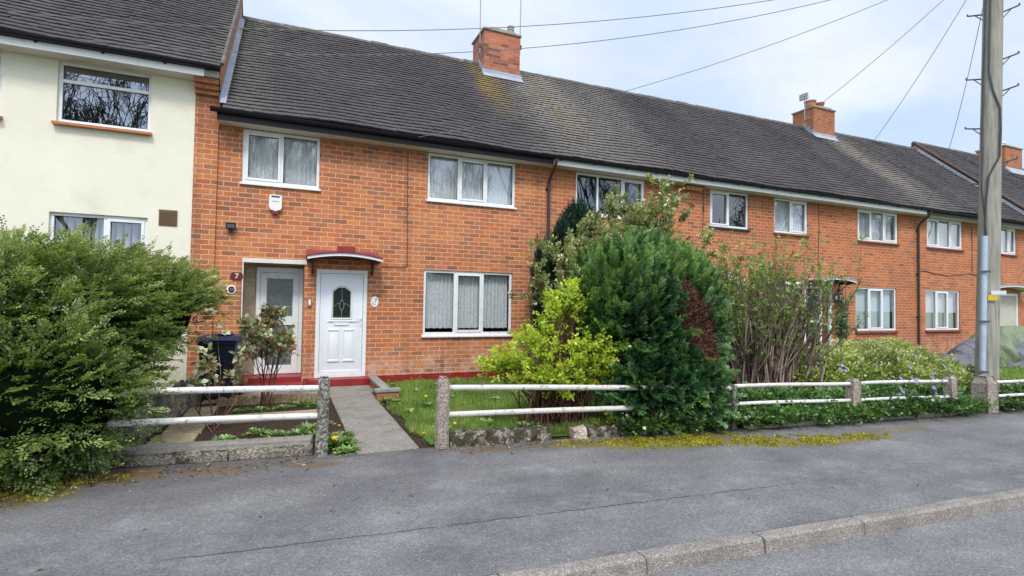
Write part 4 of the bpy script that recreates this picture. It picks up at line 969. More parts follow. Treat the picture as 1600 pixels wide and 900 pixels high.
for (dx, dz, r) in ((-.03, -.04, .016), (-.012, -.055, .013), (.012, -.05, .011), (-.04, -.01, .01)): b.extrude([(1.69+dx+r*math.cos(t), 1.68+dz+r*math.sin(t)) for t in np.linspace(0, 6.28, 9)[:-1]], -.018, -.0161, 'y')
b.build('flower_motif', M['rosepink'], oq)
bl = thing('doorbell', 'small brass doorbell with white button between porch and white door', 'doorbell', (.44, -.004, 1.64))
MB().box(.40, .48, -.022, -.003, 1.56, 1.72).build('plate', M['brass'], bl, bevel=.005)
MB().box(.418, .462, -.030, -.0225, 1.60, 1.70).build('button', M['ceramic'], bl, bevel=.004)
bx = thing('bird_box', 'wooden nesting box fixed under the eaves above the conifer', 'bird box', (9.99, -.02, 4.80))
MB().box(9.72, 10.27, -.16, -.004, 4.80, 4.91).build('box', M['wood'], bx, bevel=.006)
b = MB(); b.extrude([(-.20, 4.905), (-.003, 4.925), (-.003, 4.945), (-.20, 4.925)], 9.68, 10.31, 'x'); b.build('lid', M['darkwood'], bx)
b = MB()
for x in (9.85, 10.0, 10.15): b.extrude([(x+.016*math.cos(t), 4.855+.016*math.sin(t)) for t in np.linspace(0, 6.28, 11)[:-1]], -.163, -.1605, 'y')
b.build('entrance_hole', M['ink'], bx)
n3 = thing('house_number_plaque', 'dark oval plaque with white 3 beneath the grey arched canopy', 'number plaque', (15.9, -.004, 2.0))
oval(15.9, 2.02, .27, .15, -.03, -.003).build('plate', M['ovaldark'], n3, bevel=.006)
text_obj('number', '3', .2, (15.98, -.031, 2.02), M['ceramic'], n3, .003, .003)
b = MB()
for (dx, dz, r) in ((-.12, .03, .035), (-.09, -.02, .03), (-.14, -.03, .022), (-.06, .035, .02)): b.extrude([(15.9+dx+r*math.cos(t), 2.02+dz+r*math.sin(t)) for t in np.linspace(0, 6.28, 10)[:-1]], -.034, -.0301, 'y')
b.build('flower_motif', M['ceramic'], n3)
tl = thing('garden_trellis', 'dark fan trellis with a climbing plant beside the red-brown door', 'trellis', (16.0, -.05, 0))
b = MB()
for i, (xa, xb) in enumerate(((15.92, 15.68), (15.97, 15.83), (16.02, 16.0), (16.07, 16.17), (16.12, 16.32))): b.tube([(xa, -.06, .02), (xb, -.06, 2.15 if i in (0, 2) else 1.95)], .016, 5)
for z in (.6, 1.0, 1.35, 1.6, 1.85): 
    f = z/2.1; b.tube([(15.92-.24*f-.03, -.075, z), (16.12+.2*f+.03, -.075, z)], .014, 5)
b.build('lattice', M['darkwood'], tl)
P = np.stack([rng.normal(16.02, .14, 500), rng.normal(-.12, .05, 500), rng.normal(1.25, .2, 500)], -1); P[200:, 2] = rng.uniform(.3, 1.9, 300); P[200:, 0] = 16.02 + rng.normal(0, .09, 300)
cloud_obj('climber_leaves', [leaves(P, rng.normal(size=(500, 3)), np.array([[0, -1., .4]]), .08, .055, rng.uniform(.1, .5, 500))], M['leaf_ground'], tl)
wlamp = thing('wall_lantern', 'black wall lantern on the far house left of its arched canopy', 'wall lantern', (23.8, -.01, 1.9))
b = MB(); b.box(23.7, 23.78, -.05, -.004, 1.9, 2.2); b.tube([(23.74, -.04, 2.15), (23.74, -.2, 2.2), (23.74, -.22, 2.1)], .014, 6); b.build('bracket', M['black'], wlamp)
b = MB(); b.lathe([(.03, 0), (.09, .05), (.09, .22), (.12, .23), (.02, .33)], (23.74, -.22, 1.8), 8); b.build('lantern', M['black'], wlamp)

# ---------------------------------------------------------------- aerials
for nm, lab, x, y, z0, z1, lean in (('aerial_mast', 'thin aerial mast on the left side of the near chimney', 5.02, 3.2, 8.95, 12.6, -.02), ('aerial_mast', 'thin aerial mast on the right side of the near chimney', 6.24, 3.1, 9.1, 12.4, .03)):
    t = thing(nm, lab, 'aerial', (x, y, z0))
    b = MB(); b.tube([(x, y, z0), (x+lean, y, z1)], .017, 7); b.build('mast', M['aerial'], t, smooth=True)
    b = MB(); s = 1 if x < 5.5 else -1
    for z in (z0+.12, z0+.42): b.tube([(x, y, z), (x+.30*s, y-.02, z+.01)], .012, 5)
    b.box(x-.05, x+.05, y-.03, y+.03, z0+.18, z0+.30); b.build('bracket', M['iron'], t)
    b = MB(); b.tube([(x+lean, y-.6, z1-.1), (x+lean, y+.6, z1-.1)], .01, 5)
    for k in np.linspace(-.55, .55, 9): b.tube([(x+lean-.2, y+k, z1-.1), (x+lean+.2, y+k, z1-.1)], .005, 4)
    b.build('elements', M['aerial'], t)
t = thing('television_aerial', 'small television aerial on the left of the middle chimney', 'aerial', (19.2, 3.6, 9.2))
b = MB(); b.tube([(18.85, 3.4, 9.2), (18.85, 3.4, 10.15)], .018, 6); b.tube([(18.85, 3.4, 9.32), (19.27, 3.42, 9.32)], .014, 5); b.tube([(18.85, 3.4, 9.55), (19.27, 3.42, 9.5)], .014, 5); b.build('mast', M['aerial'], t)
b = MB(); b.tube([(18.7, 3.3, 10.1), (19.6, 3.7, 9.93)], .012, 5)
for k in np.linspace(0, 1, 8): c = Vector((18.7+.9*k, 3.3+.4*k, 10.1-.17*k)); b.tube([c+Vector((.05, -.16, .0)), c+Vector((-.05, .16, 0))], .006, 4)
b.box(18.74, 18.8, 3.2, 3.55, 9.98, 10.22); b.build('elements', M['aerial'], t)

# ---------------------------------------------------------------- telegraph pole and wires
PB, PT = Vector((11.70, -5.70, -.1)), Vector((12.12, -5.70, 8.6))
tp = thing('telegraph_pole', 'tall weathered timber telegraph pole with climbing steps and grey conduit', 'telegraph pole', PB)
pp = lambda z: PB + (PT-PB)*((z-PB.z)/(PT.z-PB.z))
b = MB(); zs = np.linspace(-.1, 8.6, 14); b.tube([pp(z) for z in zs], list(np.linspace(.172, .142, 14)), 20); b.build('shaft', M['pole'], tp, smooth=True)
vd = (Vector((0, -11.05, 0)) - Vector((11.9, -5.7, 0))).normalized(); sd = Vector((vd.y, -vd.x, 0)) * -1   # sd points to the right as seen from the street
if sd.x < 0: sd = -sd
for i, (z, s) in enumerate(((4.4, 1), (4.05, -1), (5.1, -1), (5.75, 1), (6.05, -1), (6.35, 1), (7.25, 1), (7.3, -1), (7.9, 1), (3.6, -1))):
    c = pp(z); a = c + sd*s*.13; e = c + sd*s*.36 + Vector((0, 0, .05))
    b = MB(); b.tube([a, e], .014, 6); b.tube([e, e+Vector((0, 0, .035))], .015, 6); b.tube([a+Vector((0, 0, -.12)), c+sd*s*.26+Vector((0, 0, .03))], .009, 5); b.build('climbing_step', M['iron'], tp)
b = MB(); pc = lambda z, off, r=.18: pp(z) + vd*r + sd*off
b.tube([pc(-.05, -.06, .19), pc(3.05, -.06, .19)], .052, 12); b.build('conduit', M['steel'], tp, smooth=True)
b = MB()
for z in (.6, 1.5, 2.4): b.box(-.09, .09, -.075, -.055, -.02, .02, mat=Matrix.Translation(pc(z, -.06, .19)) @ Matrix.Rotation(math.atan2(sd.y, sd.x), 4, 'Z'))
b.build('conduit_strap', M['iron'], tp)
b = MB(); b.tube([pc(3.0, -.06, .18), pc(3.7, -.05, .165), pc(4.15, -.02, .165), pc(4.35, .06, .165), pc(4.5, .125, .14), pc(5.0, .135, .13), pc(5.4, .12, .14), pc(5.75, .02, .165), pc(6.1, -.04, .16), pc(7.0, -.04, .16), pc(8.4, -.03, .155)], .016, 7)
b.tube([pc(3.0, -.03, .2), pc(4.0, -.12, .13), pc(6.0, -.12, .12), pc(8.4, -.10, .12)], .010, 6); b.build('cable_run', M['cable'], tp, smooth=True)
rm = Matrix.Rotation(math.atan2(sd.y, sd.x), 4, 'Z')
b = MB(); b.box(-.06, .14, -.012, .004, -.035, .035, mat=Matrix.Translation(pc(2.02, .10, .175)) @ rm); b.build('white_plate', M['label'], tp)
b = MB(); b.box(-.05, .08, -.010, .004, -.05, .05, mat=Matrix.Translation(pc(1.93, .05, .182)) @ rm); b.build('yellow_label', M['yellow'], tp)
b = MB(); c = pp(8.3); b.tube([c+Vector((-.35, 0, 0)), c+Vector((.35, 0, 0))], .03, 8); b.tube([c+Vector((0, -.35, .05)), c+Vector((0, .35, .05))], .03, 8); b.build('head_ring', M['iron'], tp)
HEAD = pp(8.45)
def wire(label, a, b_, sag, r=.0062):
    a, b_ = Vector(a), Vector(b_); pts = []
    for t in np.linspace(0, 1, 28):
        p = a.lerp(b_, t); p.z -= sag*4*t*(1-t); pts.append(p)
    m = MB(); m.tube(pts, r, 5); o = m.build('overhead_wire', M['wire'], None, smooth=True); tag(o, label, 'overhead wire', 'overhead wires from the telegraph pole')
M['wire'] = plain('grey_wire', (.16,.165,.18), .6, .05, 3.)
wire('overhead wire passing above the near chimney to the far left', HEAD, (-6, -.5, 6.0), 1.0)
wire('overhead wire passing in front of the near chimney to the cream house', HEAD, (-3.5, -.45, 5.88), .95)
wire('overhead wire dropping to the eaves above the three-pane window', HEAD, (2.27, -.38, 5.05), .45)
wire('overhead wire dropping past the middle chimney to the eaves by the bird box', HEAD, (10.4, -.38, 5.1), .28)
wire('overhead wire dropping to the eaves of the house with the red-brown door', HEAD, (15.02, -.38, 5.1), .3)
wire('steepest overhead wire dropping to the far downpipe, close to the pole', HEAD, (19.63, -.38, 5.1), .9)

# ---------------------------------------------------------------- wheelie bin
wb = thing('wheelie_bin', 'dark navy wheelie bin with blue lid beside the recessed porch', 'wheelie bin', (-.97, -.82, 0), R(-8))
b = MB(); q = lambda hx, hy, z, dy=0: [(-hx, -hy+dy, z), (hx, -hy+dy, z), (hx, hy+dy, z), (-hx, hy+dy, z)]
secs = [q(.225, .25, .05), q(.235, .265, .30), q(.275, .335, .88), q(.275, .335, .93), q(.30, .36, .935), q(.30, .36, .985)]
i0 = len(b.v)
for s_ in secs: b.v += s_
for k in range(len(secs)-1):
    for j in range(4): b.f.append((k*4+j, k*4+(j+1) % 4, (k+1)*4+(j+1) % 4, (k+1)*4+j)); b.m.append(0)
b.f.append((3, 2, 1, 0)); b.m.append(0); b.f.append(tuple(len(secs)*4-4+j for j in range(4))); b.m.append(0)
for x in (-.12, .12): b.box(x-.012, x+.012, -.325, -.27, .12, .80)
b.build('body', M['navy'], wb, bevel=.018, local=True)
b = MB(); b.extrude([(-.385, .99), (.36, .99), (.36, 1.03), (.20, 1.075), (-.25, 1.065), (-.385, 1.01)], -.31, .31, 'x'); b.box(-.16, .16, -.20, .10, 1.075, 1.10); b.build('lid', M['blue'], wb, bevel=.016, local=True)
b = MB(); b.tube([(-.25, .40, .98), (.25, .40, .98)], .018, 8); b.tube([(-.2, .36, .96), (-.2, .41, .98)], .015, 6); b.tube([(.2, .36, .96), (.2, .41, .98)], .015, 6); b.build('handle', M['navy'], wb, local=True)
for s_ in (-1, 1):
    b = MB(); b.tube([(s_*.24, .24, .10), (s_*.29, .24, .10)], .10, 18); b.build('wheel', M['black'], wb, local=True, smooth=True)

# ---------------------------------------------------------------- front fence
FL = lambda x: -4.88 - .11*x
def post(parent, x, y, h, w, d, m, chamf=.03, lean=0., seed=0):
    b = MB(); n = 6; r_ = np.random.default_rng(seed); o = len(b.v); zs = list(np.linspace(-.12, h-chamf, 6)) + [h-.004]
    for k, z in enumerate(zs):
        s = 1. if k < len(zs)-1 else .62
        for (sx, sy) in ((-1,-1),(1,-1),(1,1),(-1,1)):
            for f in (0, 1):
                ax, ay = (sx*w/2*s, sy*d/2*s)
                c = .016
                if (sx*sy > 0) == (f == 0): ax -= sx*c
                else: ay -= sy*c
                b.v.append((x + ax + r_.normal(0, .003) + lean*z, y + ay + r_.normal(0, .003), z + r_.normal(0, .003)))
    for k in range(len(zs)-1):
        for j in range(8): b.f.append((o+k*8+j, o+k*8+(j+1) % 8, o+(k+1)*8+(j+1) % 8, o+(k+1)*8+j)); b.m.append(0)
    b.f.append(tuple(o+(len(zs)-1)*8+j for j in range(8))); b.m.append(0)
    return b.build('post', M[m], parent, bevel=.008)
def rail(parent, a, b_, r, m):
    a, b_ = Vector(a), Vector(b_); mb = MB(); pts = [a.lerp(b_, t) + Vector((0, 0, .006*math.sin(t*5))) for t in np.linspace(0, 1, 9)]
    mb.tube(pts, r, 12); return mb.build('rail', M[m], parent, smooth=True)
f1 = thing('railing_fence', 'white tubular railings running left from the lichen-grey post into the hedge', 'railing fence', (.38, FL(.38), 0))
post(f1, .40, FL(.4), .86, .125, .125, 'postgrey', lean=.02, seed=1); rail(f1, (.37, -4.93, .735), (-2.9, -4.62, .775), .034, 'railpaint'); rail(f1, (.37, -4.93, .435), (-2.9, -4.62, .465), .034, 'railpaint'); post(f1, -2.95, -4.6, .85, .125, .125, 'postgrey', seed=4)
f2 = thing('railing_fence', 'cream peeling railings from the rounded concrete post by the path to the conifer', 'railing fence', (1.72, FL(1.72), 0))
post(f2, 1.72, FL(1.72), .83, .14, .14, 'postpink', .06, seed=2); rail(f2, (1.78, -5.06, .69), (5.75, -5.50, .56), .034, 'railpaint_cream'); rail(f2, (1.78, -5.06, .375), (5.75, -5.50, .33), .034, 'railpaint_cream')
f3 = thing('railing_fence', 'white railings over low green ground cover, between the conifer and the pinkish posts', 'railing fence', (5.80, FL(5.8), 0))
post(f3, 5.78, FL(5.78), .60, .085, .11, 'postgrey', .01, seed=3); post(f3, 7.97, FL(7.97), .63, .185, .15, 'postpink', seed=5); post(f3, 10.07, FL(10.07), .62, .17, .15, 'postpink', lean=-.08, seed=6)
rail(f3, (5.80, -5.52, .585), (7.90, -5.75, .56), .027, 'railpaint'); rail(f3, (5.80, -5.52, .335), (7.90, -5.75, .31), .027, 'railpaint')
rail(f3, (8.05, -5.77, .56), (10.0, -5.98, .54), .026, 'railpaint'); rail(f3, (8.05, -5.77, .30), (10.0, -5.98, .285), .026, 'railpaint')
f4 = thing('railing_fence', 'white railings at the right edge fixed to a broad rough stone post', 'railing fence', (10.85, -6.06, 0))
post(f4, 10.87, -6.06, .60, .31, .26, 'postpink', .12, seed=8); rail(f4, (11.0, -6.1, .485), (15.5, -6.6, .47), .026, 'railpaint'); rail(f4, (11.0, -6.1, .25), (15.5, -6.6, .24), .026, 'railpaint')
post(f4, 15.55, -6.6, .6, .2, .16, 'postpink', seed=9)

# ---------------------------------------------------------------- garden edging and low walls
def lumpy_bar(name, pts, w, h, m, label=None, cat=None, seg=.06, amp=.012, seed=0, parent=None, z0=-.06, joint=.9):
    r_ = np.random.default_rng(seed); pts = [Vector((*p, 0)) for p in pts]; V = []; F = []
    P = []
    for a, b_ in zip(pts, pts[1:]):
        n = max(2, int((b_-a).length/seg)); P += [a.lerp(b_, k/n) for k in range(n)]
    P.append(pts[-1]); K = 8
    s = 0
    for i, p in enumerate(P):
        d = (P[min(i+1, len(P)-1)] - P[max(i-1, 0)]).normalized(); nv = Vector((-d.y, d.x, 0)); s += seg
        jn = 1. if (s % joint) > seg else .82
        prof = [(-w/2, z0), (-w/2, h*.5), (-w/2+.012, h-.02), (-w/4, h), (w/4, h), (w/2-.012, h-.02), (w/2, h*.5), (w/2, z0)]
        for (a, z) in prof:
            q = p + nv*(a + r_.normal(0, amp)); V.append((q.x, q.y, (z*jn if z > 0 else z) + r_.normal(0, amp*.7)))
    for i in range(len(P)-1):
        for j in range(K-1): F.append((i*K+j, i*K+j+1, (i+1)*K+j+1, (i+1)*K+j))
    me = bpy.data.meshes.new(name); me.from_pydata(V, [], F + [tuple(range(K)), tuple(range((len(P)-1)*K, len(P)*K))[::-1]]); me.materials.append(M[m])
    bm = bmesh.new(); bm.from_mesh(me); bmesh.ops.recalc_face_normals(bm, faces=bm.faces); bm.to_mesh(me); bm.free()
    o = link(name, me, parent)
    if label: tag(o, label, cat)
    return o
kw = thing('concrete_edging', 'low broad concrete edging with pebbly front face below the left railings', 'garden edging', (-.7, -4.6, 0))
lumpy_bar('ledge', [(-1.8, -4.30), (.32, -4.54)], .46, .105, 'concrete', amp=.004, seed=1, parent=kw, joint=99)
lumpy_bar('pebbly_face', [(-1.8, -4.555), (-.52, -4.70)], .05, .098, 'kerbwall', amp=.006, seed=11, parent=kw, joint=99)
lumpy_bar('pebbly_face', [(-.50, -4.70), (.32, -4.795)], .05, .100, 'kerbwall', amp=.006, seed=12, parent=kw, joint=99)
ms = lumpy_bar('mossy_edging', [(1.83, -4.99), (2.6, -5.08), (3.1, -5.10)], .2, .15, 'mosswall', 'mossy low concrete edging under the cream railings by the lawn', 'garden edging', seed=2, amp=.014)
ms2 = lumpy_bar('mossy_edging', [(3.62, -5.18), (4.3, -5.25), (5.6, -5.42)], .18, .12, 'mosswall', 'mossy low edging half hidden at the foot of the conifer', 'garden edging', seed=3, amp=.014)
lumpy_bar('broken_stone', [(3.40, -5.17), (3.57, -5.20)], .2, .135, 'stone', 'broken block of pale stone in the gap of the mossy edging', 'stone block', seed=4)
lumpy_bar('concrete_edging', [(6.0, -5.55), (7.75, -5.72)], .16, .10, 'concrete', 'low concrete edging below ground cover left of the middle pinkish post', 'garden edging', seed=5)
lumpy_bar('concrete_edging', [(8.15, -5.78), (9.95, -5.98)], .16, .10, 'concrete', 'low concrete edging below the violet flowers right of the middle pinkish post', 'garden edging', seed=6)
sc = MB()
x = -.95
while x < .55:
    prof = [(x, -.03), (x+.15, -.03), (x+.15, .085)] + [(x+.075+.075*math.cos(t), .085+.055*math.sin(t)) for t in np.linspace(.3, math.pi-.3, 7)] + [(x, .085)]
    sc.extrude(prof, -1.62, -1.575, 'y'); x += .155
so = sc.build('scalloped_edging', M['scallop'], bevel=.006); tag(so, 'tan scalloped edging along the back of the soil bed', 'garden edging')
pk = MB(); pk.box(-.2, .62, -1.40, -1.30, .02, .10); pk.box(-1.0, -.21, -1.36, -1.28, .0, .06); po = pk.build('timber_plank', M['greywood'], bevel=.008); tag(po, 'grey weathered timber plank lying behind the scalloped edging', 'plank')
lw = thing('low_planter_wall', 'low brick planter wall with grey timber capping beside the garden path', 'low wall', (1.68, -1.0, 0))
MB().box(1.60, 1.70, -1.70, -.26, -.05, .135).box(1.48, 1.86, -1.86, -1.705, -.05, .125).build('brickwork', M['brick_red'], lw)
MB().box(1.57, 1.73, -1.69, -.255, .137, .19).box(1.45, 1.89, -1.88, -1.695, .127, .18).build('capping', M['greywood'], lw, bevel=.01)
bw = thing('boundary_wall', 'low rubble boundary wall under the left hedge', 'boundary wall', (-1.6, -2.6, 0))
o = lumpy_bar('rubble_stones', [(-1.25, -.35), (-1.52, -2.6), (-1.72, -4.35)], .2, .36, 'rubble', seed=7, amp=.02, parent=bw, joint=.35)
b = MB()
for k, (y0, y1) in enumerate(((-.6, -1.4), (-1.45, -2.3), (-2.35, -3.2))):
    xm = -1.18-.0755*2*(-(y0+y1)/2)*.9; b.box(xm-.03, xm+.012, y1, y0, -.02, .42)
b.build('upright_slab', M['rubble'], bw, bevel=.008)

# ---------------------------------------------------------------- covered motorbike
def drape(name, x0, x1, y0, y1, fn, m, parent, nx=110, ny=80, seed=0, amp=.05):
    X, Y = np.meshgrid(np.linspace(x0, x1, nx), np.linspace(y0, y1, ny)); Z = fn(X, Y)
    P = np.stack([X, Y, Z], -1).reshape(-1, 3); low = np.clip(1.15 - P[:, 2]/max(float(Z.max()), .1), .1, 1)
    Q = P*np.array([1, .22, .12]); f1 = lump(Q, 7., seed) + .5*lump(Q + P*.08, 15., seed+1); up = np.clip(P[:, 2]*5, 0, 1)
    P[:, 1] -= f1*amp*1.5*low*up; P[:, 0] += lump(Q, 9., seed+3)*amp*.9*low*up; P[:, 2] = np.maximum(P[:, 2] + up*amp*(.45*lump(P*np.array([1, 1, .2]), 3.2, seed+5) + .25*f1), -.02)
    i = np.arange(nx*ny).reshape(ny, nx); F = np.stack([i[:-1, :-1], i[:-1, 1:], i[1:, 1:], i[1:, :-1]], -1).reshape(-1, 4)
    k = P[F][:, :, 2].max(1) > .0; return np_mesh(name, P, F[k], M[m], parent, smooth=True)
def hump(X, Y, cx, cy, rx, ry, h, p=3.):
    d = (np.abs((X-cx)/rx)**p + np.abs((Y-cy)/ry)**p); return h*np.clip(1-d, 0, 1)**.45 - .03
cv = thing('covered_motorbike', 'motorbike under a crumpled grey cover on the lawn left of the pole', 'covered motorbike', (18.9, -1.9, 0))
drape('cover', 17.6, 20.6, -2.6, -1.1, lambda X, Y: np.maximum(hump(X, Y, 18.25, -1.85, .5, .5, .38), hump(X, Y, 19.35, -1.85, 1.0, .6, .80, 1.6)), 'cover_grey', cv, seed=2, amp=0.145)
drape('sheet_corner', 18.7, 20.7, -2.5, -1.3, lambda X, Y: hump(X, Y, 19.95, -1.87, .8, .55, 1.12, 1.5), 'cover_green', cv, seed=5, amp=0.136)
ct = thing('covered_vehicle', 'bulky load under a green tarpaulin on the lawn right of the pole', 'covered load', (21.5, -2.2, 0))
drape('tarpaulin', 20.0, 23.8, -3.0, -1.0, lambda X, Y: hump(X, Y, 21.7, -2.0, 1.9, .85, 1.40, 1.5) * (1-.11*np.abs(X-20.9)), 'cover_green', ct, seed=8, amp=0.153)
drape('skirt', 20.0, 23.8, -3.05, -1.0, lambda X, Y: hump(X, Y, 21.8, -2.03, 1.75, .93, .85, 3.), 'cover_grey', ct, seed=9, amp=0.136)
c5 = thing('covered_planter', 'small pale green sheet draped over a low object in front of the tarpaulin', 'covered object', (21.2, -3.3, 0))
drape('sheet', 20.3, 22.4, -3.9, -2.75, lambda X, Y: hump(X, Y, 21.3, -3.3, .95, .5, .72, 2.2), 'cover_green', c5, seed=12)
# ---------------------------------------------------------------- ground surfaces
KB = lambda x: -7.78 - .0725*x
def sheet(name, poly, z, m, kind=True):
    b = MB(); b.face([(p[0], p[1], z if len(p) == 2 else p[2]) for p in poly]); o = b.build(name, M[m])
    if kind: struct(o)
    return o
sheet('ground', [(-400, -400), (400, -400), (400, 400), (-400, 400)], -.30, 'turf')
sheet('garden_ground', [(-14, FL(-14)), (45, FL(45)), (45, 9), (-14, 9)], -.015, 'soil')
# pavement: gentle fall to the kerb
b = MB()
for a, c in zip(np.linspace(-14, 45, 30), np.linspace(-14, 45, 30)[1:]): b.face([(a, KB(a)+.0, -.045), (c, KB(c)+.0, -.045), (c, FL(c)+.03, -.003), (a, FL(a)+.03, -.003)])
struct(b.build('pavement', M['pavement']))
sheet('road', [(-60, KB(-60)-.1), (-60, -16), (90, -16), (90, KB(90)-.1)], -.15, 'road')
sheet('far_pavement', [(-60, -16.2), (-60, -19), (90, -19), (90, -16.2)], -.04, 'pavement')
kb = MB(); L = 1.03; x = 1.3-12*L
while x < 26:
    a, c = x+.005, x+L-.005; y0, y1 = KB(a), KB(c); r_ = random.uniform(-.006, .006)
    sec = [(0, -.3), (0, -.043), (-.095, -.04), (-.118, -.055), (-.132, -.15), (-.135, -.3)]
    i = len(kb.v); kb.v += [(a, y0+q[0]+r_, q[1]) for q in sec] + [(c, y1+q[0]+r_, q[1]) for q in sec]; n = len(sec)
    for j in range(n): kb.f.append((i+j, i+(j+1) % n, i+n+(j+1) % n, i+n+j)); kb.m.append(0)
    kb.f.append(tuple(range(i, i+n))); kb.m.append(0); kb.f.append(tuple(range(i+n, i+2*n))[::-1]); kb.m.append(0); x += L
struct(kb.build('kerb', M['kerb'], bevel=.006))
# garden path of cast slabs
pth = MB(); ys = [-5.02, -4.62, -3.72, -2.75, -1.75, -.98, -.26]
for k, (a, c) in enumerate(zip(ys, ys[1:])):
    xl, xr = .76, 1.47
    if k == 5: xl, xr = .45, 1.58
    if k == 4: xr = 1.50
    pth.box(xl+random.uniform(-.01, .01), xr+random.uniform(-.012, .012), a+.008, c-.008, -.06, .016+random.uniform(-.006, .006))
struct(pth.build('path', M['slab'], bevel=.012))
st = MB()
for (x0, x1, y0, y1, z) in ((-.98, .56, -2.95, -2.45, .025), (-1.42, -.95, -4.35, -3.4, .02), (-1.36, -.93, -3.37, -2.5, .022), (-1.3, -.92, -2.47, -1.65, .02), (-1.2, .5, -1.27, -.32, .012)): st.box(x0, x1, y0, y1, -.05, z)
struct(st.build('paving', M['slabyellow'], bevel=.01))
sheet('lawn_base', [(1.62, -4.93), (1.62, -.02), (5.4, -.02), (5.6, -5.3)], .002, 'turf')
sheet('far_lawn_base', [(10.0, -5.9), (10.0, -.02), (34, -.02), (34, -7.9)], .002, 'turf')
# blades of grass (nobody could count them)
def grass(name, n, fx, fy, h, w, cond=None, lean=.35):
    x = fx(n); y = fy(n, x)
    P = np.stack([x, y, np.zeros(n)], -1)
    if cond is not None: P = P[cond(P)]
    n = len(P); cl = np.clip(.5 + .5*lump(P, 3.5, 5), 0, 1); hh = h*(.5+.9*cl)*rng.uniform(.6, 1.4, n)
    a = rng.uniform(0, 6.28, n); d = np.stack([np.cos(a), np.sin(a), np.zeros(n)], -1); l = rng.uniform(.1, lean, n)[:, None]*hh[:, None]
    b2 = rng.uniform(0, 6.28, n); l2 = np.stack([np.cos(b2), np.sin(b2), np.zeros(n)], -1)*l; W = d*w*rng.uniform(.7, 1.3, n)[:, None]*.5; up = np.array([0, 0, 1.])
    V = np.stack([P-W, P+W, P+W*.6+l2*.5+up*hh[:, None]*.6, P-W*.2+l2+up*hh[:, None]], 1).reshape(-1, 3)
    F = np.arange(len(V)).reshape(-1, 4); o = np_mesh(name, V, F, M['grass'], None, np.clip(.35+.35*cl+rng.normal(0, .16, n), 0, 1)); o['kind'] = 'stuff'
    o['label'] = {'lawn_grass': 'short green lawn behind the cream railings', 'far_grass': 'lawn in front of the far houses by the pole'}[name]; o['category'] = 'grass'
    return o
grass('lawn_grass', 46000, lambda n: rng.uniform(1.52, 5.4, n), lambda n, x: rng.uniform(-4.97, -.05, n), .065, .011, lambda P: (P[:, 0] > 1.56+.1*np.sin(P[:, 1]*5)) & ~((P[:, 0] < 1.92) & (P[:, 1] > -1.95)) & (P[:, 1] > FL(P[:, 0])+.1+.05*np.sin(P[:, 0]*9)))
grass('far_grass', 26000, lambda n: rng.uniform(10.2, 26, n), lambda n, x: rng.uniform(-6.8, -.3, n), .085, .022, lambda P: P[:, 1] > FL(P[:, 0])+.25)
# fallen leaves and twigs
n = 640; x = np.concatenate([rng.uniform(-2.6, .3, 230), rng.uniform(1.6, 5.6, 270), rng.uniform(5.6, 10.5, 100), rng.uniform(-2, 9, 40)])
off = np.concatenate([-np.abs(rng.normal(0, .2, 230))-.05, -np.abs(rng.normal(0, .14, 270))-.02, -np.abs(rng.normal(0, .2, 100))-.02, -rng.uniform(.2, 2.6, 40)])
P = np.stack([x, FL(x)+off, np.full(n, .004)], -1); P[:, 2] = -.003 - .042*np.clip(-off/2.95, 0, 1) + .004
d = rng.normal(size=(n, 3)); d[:, 2] = np.abs(d[:, 2])*.15
o = cloud_obj('fallen_leaves', [leaves(P, d, np.array([[0, 0, 1.]])+rng.normal(0, .3, (n, 3)), .036, .022, rng.uniform(.1, .9, n))], M['deadleaf'], None); o['kind'] = 'stuff'; o['label'] = 'dead leaves and bits blown along the foot of the fence'; o['category'] = 'leaf litter'

# raised tufts of moss on the tarmac
mo = []
for (cx, cy, rx, ry, n) in ((4.6, -5.72, 1.0, .30, 5200), (6.5, -6.38, 1.0, .2, 2600), (5.6, -6.08, .75, .2, 1700), (3.5, -5.45, .7, .15, 700), (-2.2, -5.2, .5, .35, 1500), (-1.45, -4.98, .45, .14, 700)):
    a = rng.uniform(0, 6.283, n); q = np.sqrt(rng.random(n))*1.12; x = cx+rx*q*np.cos(a); y = cy+ry*q*np.sin(a)-.11*(x-cx); P = np.stack([x, y, np.zeros(n)], -1)
    k = lump(P, 9., 41) + .6*lump(P, 26., 43) > -.25+.9*(q-.55); mo.append(P[k])
P = np.concatenate(mo); k = P[:, 1] < FL(P[:, 0])-.03; P = P[k]; n = len(P); P[:, 2] = -.003-.042*np.clip((FL(P[:, 0])-P[:, 1])/2.95, 0, 1)
d = rng.normal(size=(n, 3)); d[:, 2] = np.abs(d[:, 2])*.8+.3
o = cloud_obj('moss', [leaves(P, d, rng.normal(size=(n, 3)), .022, .018, np.clip(.5+.25*lump(P, 12., 45)+rng.normal(0, .15, n), 0, 1))], M['leaf_moss'], None); o['kind'] = 'stuff'; o['label'] = 'yellow-green moss growing on the tarmac along the garden edge'; o['category'] = 'moss'
# ---------------------------------------------------------------- shrubs and hedges
UP = np.array([0, 0, 1.])
def hr(n, s=1.): a = rng.uniform(0, 6.283, n); return np.stack([np.cos(a), np.sin(a), np.zeros(n)], -1)*s
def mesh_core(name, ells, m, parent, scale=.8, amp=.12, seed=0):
    V, F = core(ells, scale, amp, seed); return np_mesh(name, V, F, M[m], parent, smooth=True)

